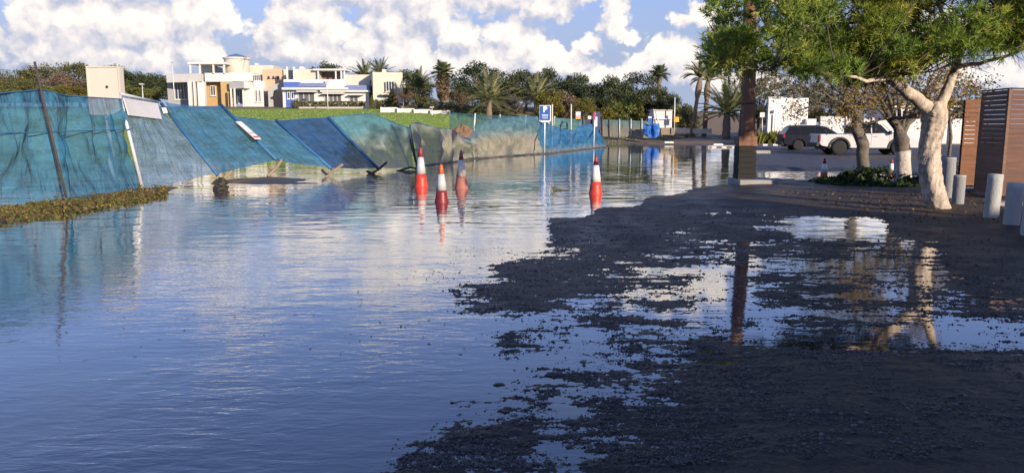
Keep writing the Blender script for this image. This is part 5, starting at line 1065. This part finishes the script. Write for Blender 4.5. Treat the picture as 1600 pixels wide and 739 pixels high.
def pickup():
    Y = 42.5; p = P(1346, 243, Y); t = thing('pickup_truck', 'white double cab pickup truck parked on the lot', 'pickup', (p.x + .05, Y, gz(p.x, Y) - .01), R(-5))
    W = mat('white_paint', (.60, .59, .58), .25, .03, 2, 0, coat=.5, dirt=((.5, .47, .42), 1.5, .3)); hw = .92
    xr, xf, r = -1.55, 1.535, .40     # axles
    # lower body with wheel openings
    prof = [(-2.62, .62), (-2.60, 1.12), (-.78, 1.12)] + [(-.70, 1.10), (1.0, 1.12), (2.2, 1.04), (2.55, .92), (2.64, .60), (2.55, .40)] + [(xf + .50 * math.cos(th), .40 + .50 * math.sin(th)) for th in np.linspace(0, math.pi, 9)] + [(xf - .55, .36), (xr + .55, .36)] + [(xr + .50 * math.cos(th), .42 + .50 * math.sin(th)) for th in np.linspace(0, math.pi, 9)] + [(-2.5, .5)]
    car_body(prof, hw).build('body', W, t, bevel=.02)
    # cab
    cab = [(-.78, 1.10), (-.72, 1.62), (-.55, 1.76), (.35, 1.78), (.62, 1.70), (1.22, 1.14), (1.0, 1.10)]
    fx = lambda ins: (lambda q, y: (q[0], y * (1 - .15 * max(0, (q[1] - 1.1) / .7)), q[1]))
    slab(cab, [(-hw + .03, fx(0)), (hw - .03, fx(0))]).build('cab', W, t, bevel=.03)
    def side(poly, name, m, off=.012, par=t):
        for s in (-1, 1):
            o_ = [(q[0], s * ((hw - .03) * (1 - .15 * max(0, (q[1] - 1.1) / .7)) + off), q[1]) for q in poly]; i_ = [(q[0], q[1] - s * .02, q[2]) for q in o_]; n = len(poly)
            MB().add(o_ + i_, [tuple(range(n)) if s < 0 else tuple(range(n))[::-1]] + [(i, n + i, n + (i + 1) % n, (i + 1) % n) for i in range(n)]).build(name, m, par)
    side([(-.66, 1.16), (-.62, 1.58), (-.48, 1.68), (.06, 1.69), (.06, 1.16)], 'rear_side_window', CARGL); side([(.13, 1.16), (.13, 1.69), (.36, 1.70), (.58, 1.62), (1.0, 1.18)], 'front_side_window', CARGL)
    ws = MB().add([(.66, -.74, 1.69), (.66, .74, 1.69), (1.25, .85, 1.15), (1.25, -.85, 1.15)], [(0, 1, 2, 3)]).build('windscreen', CARGL, t)
    MB().add([(-.80, -.72, 1.20), (-.80, .72, 1.20), (-.745, .68, 1.60), (-.745, -.68, 1.60)], [(0, 1, 2, 3)]).build('rear_window', CARGL, t)
    MB().bb(-2.5, -.85, -.80, .80, 1.123, 1.14).build('bed_liner', TRIM, t)
    for x in (.09, -.70, 1.02):
        for s in (-1, 1): MB().bb(x - .006, x + .006, s * (hw + .001), s * (hw - .02), .48, 1.1).build('door_gap', TRIM, t)
    for x in (-.05, .80 - 1.3 + .0): pass
    for x in (-.52, .28):
        for s in (-1, 1): MB().bb(x - .10, x + .10, s * (hw + .03), s * hw, .98, 1.01).build('door_handle', CHR, t)
    for s in (-1, 1):
        MB().bb(-2.645, -2.55, s * (hw + .012), s * (hw - .22), .72, 1.06).build('tail_lamp', LAMP, t, bevel=.02); MB().box((1.02, s * 1.02, 1.2), (.12, .2, .2)).build('mirror', TRIM, t, bevel=.03); MB().bb(2.35, 2.6, s * (hw - .02), s * (hw - .38), .76, .93).build('headlight', mat('lamp_clear', (.6, .62, .65), .15, .05, 5, 0), t)
        for cx, z in ((xr, .42), (xf, .40)):
            o_ = [(cx + .58 * math.cos(th), s * (hw + .05), z + .56 * math.sin(th)) for th in np.linspace(-.1, math.pi + .1, 12)] + [(cx + .49 * math.cos(th), s * (hw + .05), z + .48 * math.sin(th)) for th in np.linspace(math.pi + .1, -.1, 12)]
            i_ = [(q[0], s * (hw - .05), q[2]) for q in o_]; n = len(o_); fs = [(i, n + i, n + (i + 1) % n, (i + 1) % n) for i in range(n)] + [(i, i + 1, 22 - i, 23 - i) for i in range(11)]
            MB().add(o_ + i_, fs).build('wheel_flare', TRIM, t)
        for cx in (xr, xf): wheel(t, cx, s * .80, r, .28, RIMD, s)
        MB().bb(xr + .62, xf - .62, s * (hw - .12), s * (hw + .03), .34, .40).build('side_step', TRIM, t)
    MB().bb(-2.76, -2.60, -.88, .88, .46, .66).build('rear_bumper', TRIM, t, bevel=.02); MB().bb(2.55, 2.70, -.86, .86, .40, .66).build('front_bumper', TRIM, t, bevel=.03); MB().bb(-2.4, 2.3, -.6, .6, .30, .5).build('chassis', TRIM, t)
    tg = [(-2.628, -.80, .68), (-2.628, .80, .68), (-2.612, .80, 1.08), (-2.612, -.80, 1.08)]; MB().add(tg, [(0, 1, 2, 3)]).build('tailgate', W, t)
pickup()
def estate():
    Y = 50.5; p = P(1264, 232, Y); t = thing('estate_car', 'dark blue estate car parked behind the pickup', 'car', (p.x + .42, Y, gz(p.x, Y) - .01), R(-6))
    C = mat('navy_paint', (.007, .009, .020), .5, .1, 2, 0, coat=0, spec=.15); hw = .90; xr, xf, r = -1.32, 1.33, .335
    prof = [(-2.26, .45), (-2.28, .95), (-2.1, 1.04), (1.2, 1.0), (2.0, .88), (2.25, .70), (2.27, .38)] + [(xf + .41 * math.cos(th), .34 + .41 * math.sin(th)) for th in np.linspace(0, math.pi, 9)] + [(xf - .45, .26), (xr + .45, .26)] + [(xr + .41 * math.cos(th), .34 + .41 * math.sin(th)) for th in np.linspace(0, math.pi, 9)] + [(-2.1, .34)]
    car_body(prof, hw).build('body', C, t, bevel=.02)
    cab = [(-2.14, 1.0), (-1.86, 1.48), (-1.6, 1.585), (-.2, 1.62), (.35, 1.52), (1.22, 1.0)]
    k = lambda z: 1 - .20 * max(0, (z - 1.0) / .62)
    slab(cab, [(-hw + .04, lambda q, y: (q[0], y * k(q[1]), q[1])), (hw - .04, lambda q, y: (q[0], y * k(q[1]), q[1]))]).build('cabin', C, t, bevel=.03)
    for s in (-1, 1):
        for poly, nm in (([(-1.98, 1.06), (-1.74, 1.44), (-1.25, 1.50), (-1.20, 1.06)], 'quarter_window'), ([(-1.12, 1.06), (-1.17, 1.51), (-.34, 1.53), (-.30, 1.06)], 'rear_side_window'), ([(-.22, 1.06), (-.26, 1.53), (.28, 1.46), (.92, 1.06)], 'front_side_window')):
            MB().add([(a, s * ((hw - .04) * k(b) + .012), b) for a, b in poly], [tuple(range(len(poly)))]).build(nm, CARGL, t)
        MB().bb(-1.75, -.25, s * .66, s * .70, 1.60, 1.64).build('roof_rail', RIMS, t); MB().bb(-2.30, -2.15, s * hw * 1.005, s * .66, .80, 1.02).build('tail_lamp', LAMP, t, bevel=.02); MB().box((.82, s * .97, 1.06), (.1, .18, .13)).build('mirror', C, t, bevel=.02)
        for x in (-.26, -1.2, .75): MB().bb(x - .005, x + .005, s * (hw + .001), s * (hw - .02), .36, 1.0).build('door_gap', TRIM, t)
        for x in (-.45, .55 - .9 + .55): MB().bb(x - .09, x + .09, s * (hw + .02), s * hw, .86, .885).build('door_handle', CHR, t)
        for cx in (xr, xf): wheel(t, cx, s * .78, r, .22, RIMS, s)
    MB().add([(-2.165, -.78, 1.04), (-2.165, .78, 1.04), (-1.90, .70, 1.46), (-1.90, -.70, 1.46)], [(0, 1, 2, 3)]).build('rear_window', CARGL, t); MB().add([(.41, -.7, 1.51), (.41, .7, 1.51), (1.20, .82, 1.03), (1.20, -.82, 1.03)], [(0, 1, 2, 3)]).build('windscreen', CARGL, t)
    MB().bb(-2.34, -2.2, -.84, .84, .34, .56).build('rear_bumper', TRIM, t, bevel=.02); MB().bb(-2.0, 2.0, -.6, .6, .22, .4).build('chassis', TRIM, t)
estate()
def far_cars():
    # roofs of two cars parked behind the white boundary wall
    for (u, Y, m, l) in ((648, 99, mat('dark_car', (.03, .03, .035), .3, .1), 'dark car roof showing over the white boundary wall'), (672, 99, mat('white_car', (.7, .7, .7), .3, .05), 'white car roof showing over the white boundary wall')):
        x = P(u, 170, Y).x; z = ZV(169.5, Y) - 1.45; t = thing('parked_car', l, 'car', (x, Y, z))
        MB().extr([(-2.1, .3), (-2.15, .85), (-1.9, .95), (1.2, .95), (2.0, .8), (2.1, .3)], (-.85, .85)).build('body', m, t, bevel=.04); MB().extr([(-1.8, .95), (-1.3, 1.42), (.3, 1.45), (1.1, .95)], (-.72, .72)).build('cabin', m, t, bevel=.04)
        MB().extr([(-1.5, 1.0), (-1.2, 1.34), (-.35, 1.36), (-.35, 1.0)], (-.74, -.735)).build('side_window', CARGL, t); MB().extr([(-.25, 1.0), (-.25, 1.36), (.3, 1.36), (.85, 1.0)], (-.74, -.735)).build('side_window', CARGL, t)
far_cars()

# ------------------------------------------------------------------ buildings and kerbs behind the lot
def back_right():
    Y = 72.0; t = thing('white_building', 'plain white flat roofed building behind the estate car', 'building', (P(1228, 205, Y).x, Y, .3), world=True)
    corner(t, 'wall', WHITE, 1197, 1200, 1262, 153, 214, Y, 1.0, 7); ub(t, 'parapet', WHITE, 1199, 1224, 151.6, 153, Y - .1, .3); ub(t, 'pipe', STEEL, 1211, 1213, 178, 214, Y - .3, .15); ub(t, 'utility_box', STEEL, 1209.5, 1214.5, 172, 176, Y - .35, .3)
    ub(t, 'annexe', WHITE, 1259, 1275, 186, 214, Y + .5, 3); ub(t, 'cooling_unit', STEEL, 1261, 1272, 189, 203, Y + .2, .3)
    Y = 66.0; w = thing('bright_wall', 'long bright white wall behind the pickup truck', 'wall', (P(1380, 205, Y).x, Y, .2), world=True)
    us = [1281, 1322, 1363, 1404, 1445, 1486, 1530]
    for i in range(6): ub(w, 'panel', WHITE, us[i] + .3, us[i + 1] - .3, 182 if i < 1 else 186, 226, Y + i * .02, .2)
    for u in us[1:]: ub(w, 'pier', CREAM, u - 1.2, u + 1.2, 183, 226, Y - .12, .4)
    h = thing('house', 'low white house with small dark windows glimpsed beyond the pine', 'house', (P(1450, 190, 74).x, 74, .4), world=True)
    ub(h, 'wall', WHITE, 1400, 1502, 168, 215, 74, 6); ub(h, 'roof_edge', CREAM, 1398, 1504, 165.5, 168, 73.7, 6.4)
    for u in (1412, 1434, 1470, 1486): window(h, u, u + 10, 173, 184, 73.95, 1, DARK)
    s = thing('notice_sign', 'small white notice against the dark tree by the pole', 'sign', P(1191, 205, 70), world=True); ub(s, 'plate', WHITE, 1187.5, 1195, 176, 183.5, 70, .05); pole_px('post', (1191, 183, 70.1), (1191, 212, 70.1), .04, STEEL, s)
    # cream kerb wall by the palms
    a = thing('kerb_wall', 'low cream wall at the foot of the twin palms', 'wall', P(1080, 206, 82), world=True)
    ub(a, 'wall', CREAM, 1054, 1078, 200.5, 209, 82, .5); ub(a, 'wall', CREAM, 1084, 1112, 201.5, 209, 82.2, .5); ub(a, 'wall', CREAM, 1136, 1141, 203, 210, 81, .5)
    # painted kerb stones
    k = tag(MB().bb(P(1108, 222, 60).x, P(1300, 222, 60).x, 60.36, 60.6, -.1, gz(18, 60) + .10).build('kerb', CONC), 'low kerb with black and white painted stones', kind='structure')
    BK = mat('kerb_black', (.05, .05, .05), .8, .3, 6, .3); KW = mat('kerb_white', (.72, .70, .66), .8, .1, 6, .3, dirt=((.35, .32, .28), 4, .5))
    u = 1112.0; i = 0
    while u < 1244:
        a_, b_ = P(u, 221, 60), P(u + 8, 221, 60); z = gz(a_.x, 60)
        if not 1150 < u < 1180 or True: MB().bb(a_.x + .01, b_.x - .01, 60, 60.35, z - .05, z + .13 + .006 * (i % 2)).build('kerb_stone', KW if i % 2 == 0 else BK, k, bevel=.02)
        u += 8; i += 1
    for (u, v, Y, l) in ((1122, 214.5, 66, 'white painted stone by the far road'), (1045, 215, 70, 'white stone at the edge of the far bank')):
        p = P(u, v, Y); o = MB().box((0, 0, .05), (.9, .35, .16), .1, None, .9).build('painted_stone', KW, None, bevel=.03); o.location = (p.x, Y, gz(p.x, Y)); tag(o, l, 'stone')
    p = P(1188, 238, 44); o = MB().box((0, 0, .08), (1.1, .35, .18), .05, None, .95).build('parking_stop', CONC, None, bevel=.03); o.location = (p.x, 44, gz(p.x, 44)); tag(o, 'pale concrete parking stop beside the pole', 'parking stop')
back_right()

# ------------------------------------------------------------------ low plants, weeds, crops, debris
def strap_leaves(name, C, L, cols, r, w=.05, arch_=.5):
    """arching strap leaves: three segments each"""
    n = len(C); th = r.uniform(0, 6.28, n); d = np.stack([np.cos(th), np.sin(th), 0 * th], -1); s = np.stack([-np.sin(th), np.cos(th), 0 * th], -1); L = L * r.uniform(.6, 1.2, n)[:, None]; out = r.uniform(.2, .9, n)[:, None]; V = []
    for f, ww in ((0, .6), (.4, 1), (.75, .8), (1, .08)):
        p = C + d * L * out * f + np.array([0, 0, 1]) * L * (f * 1.1 - arch_ * out * f * f * 1.2); V += [p - s * w * ww, p + s * w * ww]
    V = np.stack(V, 1); base = 8 * np.arange(n)[:, None, None]; Q = np.array([(0, 1, 3, 2), (2, 3, 5, 4), (4, 5, 7, 6)])[None] + base
    cols = np.asarray(cols); t = np.repeat(cols[r.integers(0, len(cols), n)] * r.uniform(.7, 1.3, (n, 1)), 8, 0)
    return fast_mesh(name, V.reshape(-1, 3), Q.reshape(-1, 4), t)
def low_plants():
    r = np.random.default_rng(12)
    # row of broad-leaved plants before the white building
    for i, u in enumerate(range(1180, 1244, 8)):
        Y = 66 + (i % 3) * .6; x = P(u, 210, Y).x; C = np.stack([r.normal(0, .32, 90), r.normal(0, .3, 90), np.zeros(90)], -1)
        o = obj('border_plant', strap_leaves('border_plant', C, 1.15, [(.13, .16, .035), (.19, .20, .05), (.09, .12, .03), (.26, .23, .06)], r, .09, .6), LEAF); o.location = (x, Y, gz(x, Y) - .02)
        tag(o, ['first', 'second', 'third', 'fourth', 'fifth', 'sixth', 'seventh', 'eighth'][i] + ' broad leaved border plant from the timber pole, behind the kerb', 'plant', 'border plants behind the kerb')
    # ground cover by the tree
    n = 7000; a = r.uniform(0, 6.28, n); q = np.sqrt(r.random(n)); C = np.stack([10.4 + 1.9 * q * np.cos(a), 21.7 + 1.7 * q * np.sin(a), np.zeros(n)], -1)
    C[:, 2] = ground(C[:, 0], C[:, 1])[0] + (r.random(n) * .40 * (1 - q ** 2) + .02) * np.clip(.5 + 1.5 * fbm(C[:, 0] * 1.5, C[:, 1] * 1.5), .1, 1.3)
    C = C[fbm(C[:, 0] * 1.1 + 4, C[:, 1] * 1.1) > -.28 + .5 * (rng.random(n) - .5) + .3 * (q > .8)]
    o = obj('ground_cover', leaves('ground_cover', C, .075, [(.03, .055, .018), (.045, .08, .022), (.07, .10, .03), (.025, .04, .015)], r, .5), LEAF); tag(o, 'dark green ground cover spreading around the pollarded trees', 'ground cover', kind='stuff')
    n = 1500; a = r.uniform(0, 6.28, n); q = np.sqrt(r.random(n)); C = np.stack([11.6 + .6 * q * np.cos(a), 19.9 + .5 * q * np.sin(a), np.zeros(n)], -1); C[:, 2] = ground(C[:, 0], C[:, 1])[0] + r.random(n) * .75 * (1 - q ** 2) + .02
    o = obj('shrub', leaves('shrub', C, .05, [(.30, .27, .24), (.20, .18, .14), (.09, .10, .05), (.36, .33, .30), (.14, .09, .07)], r, .45), LEAF); tag(o, 'pale dry shrub at the limewashed foot of the forked tree', 'shrub')
    # weeds at the foot of the standing net
    n = 9000; t = r.random(n); C = np.zeros((n, 3)); 
    for i in range(n):
        v = np.interp(t[i], [0, .25, .5, .75, 1], [338, 333, 325, 313, 300]) + r.normal() * np.interp(t[i], [0, .3, 1], [4.5, 4, 3]); p = G(-30 + 292 * t[i], v, .03); C[i] = p
    C[:, 2] = np.maximum(ground(C[:, 0], C[:, 1])[0], 0) + r.random(n) ** 1.5 * .12 * np.clip(.35 + 1.6 * fbm(C[:, 0] * 1.7, C[:, 1] * 1.7), .05, 1.2)
    o = obj('weeds', leaves('weeds', C, .035, [(.16, .17, .04), (.11, .13, .035), (.22, .20, .06), (.17, .09, .05), (.24, .12, .07), (.07, .08, .03)], r, .55), LEAF); tag(o, 'creeping weeds along the foot of the standing net', 'weeds', kind='stuff')
    # crop rows in the field
    n = 26000; Yc = 40 + 62 * r.random(n) ** .7; X = np.interp(Yc, FY, FX) - 5 - r.random(n) * (22 + Yc * .62); z, s, *_ = ground(X, Yc); X = np.round(X / 1.1) * 1.1 + r.normal(0, .22, n)
    z = ground(X, Yc)[0]; C = np.stack([X, Yc, z + r.random(n) * .06], -1)
    o = obj('crop_leaves', leaves('crop_leaves', C, .09, [(.22, .33, .05), (.27, .38, .055), (.17, .27, .04), (.34, .42, .08)], r, .5), LEAF); tag(o, 'rows of low green crops covering the field', 'crops', kind='stuff')
    # fallen leaves on the verge
    n = 1000; X = r.uniform(6.5, 11.5, n); Yc = r.uniform(12.5, 19, n); C = np.stack([X, Yc, ground(X, Yc)[0] + .012], -1)
    o = obj('fallen_leaves', leaves('fallen_leaves', C, .028, [(.16, .10, .05), (.11, .07, .04), (.22, .15, .07), (.08, .06, .04)], r, .6), LEAF); tag(o, 'fallen brown leaves scattered under the pine', 'leaves', kind='stuff')
    # mud heap beyond the sagging net
    p = P(722, 212, 48); n_ = 26; mb = MB(); vs = []
    for j in range(9):
        f = j / 8
        for k in range(n_):
            th = 2 * math.pi * k / n_; rr = (1 - f) ** .8 * (1 + .25 * float(fbm(np.array([math.cos(th) * 2 + 5]), np.array([math.sin(th) * 2 + f * 3]))[0])); vs.append((rr * 1.5 * math.cos(th), rr * .9 * math.sin(th), f * 1.0 + .12 * float(fbm(np.array([math.cos(th) * 3 + j]), np.array([math.sin(th) * 3.]))[0])))
    mb.add(vs, [(j * n_ + k, j * n_ + (k + 1) % n_, (j + 1) * n_ + (k + 1) % n_, (j + 1) * n_ + k) for j in range(8) for k in range(n_)]); o = mb.build('mud_heap', mat('brown_soil', (.20, .115, .065), .95, .4, 3, 1.0, 8)); o.location = (p.x, 48, ZV(214, 48) - .25); tag(o, 'heap of brown earth behind the dip in the sandy net', 'heap')
    # dark debris bag and stones in the water
    o = MB().lathe([(.13, -.08), (.18, .0), (.17, .06), (.20, .12), (.15, .18), (.17, .24), (.11, .30), (.13, .36), (.03, .42)], n=14).build('debris_sack', mat('wet_sack', (.035, .03, .028), .6, .5, 12, 1.0, 30)); q = G(345, 297); o.location = q; o.scale = (1.05, .8, .72); tag(o, 'dark sodden sack hanging at the foot of the leaning pole', 'sack')
    me = o.data; 
    for v in me.vertices: v.co += Vector((random.uniform(-.07, .07), random.uniform(-.06, .06), random.uniform(-.05, .05)))
    for (u, v, s, l) in ((780, 601, .035, 'flat dark stone alone in the shallow water'), (893, 660, .05, 'dark lump of tarmac in the shallows, near the spit'), (928, 662, .045, 'dark lump of tarmac beside its larger twin'), (866, 586, .06, 'low dark lump among the thin gravel')):
        q = G(u, v, 0); mb = MB(); rr = random.Random(int(u)); mb.lathe([(.02, -.3), (1, -.1), (.95, .2), (.6, .42), (.05, .5)], n=9); o = mb.build('stone', mat('dark_stone', (.05, .048, .046), .6, .3, 20, .8, 60)); 
        for vv in o.data.vertices: vv.co += Vector((rr.uniform(-.15, .15), rr.uniform(-.15, .15), rr.uniform(-.08, .08)))
        o.location = (q.x, q.y, max(0, gz(q.x, q.y))); o.scale = (s * 1.2, s * .8, s * .55); tag(o, l, 'stone')
low_plants()
def floating_debris():
    r = np.random.default_rng(31); pts = []
    for (u, v, su, sv, n) in ((130, 352, 130, 5, 90), (430, 292, 90, 3, 120), (560, 300, 120, 6, 50), (700, 430, 60, 16, 90), (640, 520, 120, 40, 40), (350, 480, 260, 70, 60), (760, 395, 70, 8, 80), (850, 300, 60, 5, 30)):
        for k in range(n):
            p = G(u + r.normal() * su * .5, max(260, v + r.normal() * sv * .6)); pts.append((p.x, p.y, .003))
    C = np.array(pts); sz = .022; me = leaves('floating_debris', C, sz, [(.10, .07, .045), (.16, .12, .07), (.05, .04, .03), (.20, .17, .10)], r, .35); co = np.zeros(len(me.vertices) * 3, np.float32); me.vertices.foreach_get('co', co); co[2::3] = np.abs(co[2::3] - .003) * .25 + .003; me.vertices.foreach_set('co', co)
    tag(obj('floating_debris', me, LEAF), 'specks of leaf litter floating on the flood water', 'debris', kind='stuff')
floating_debris()
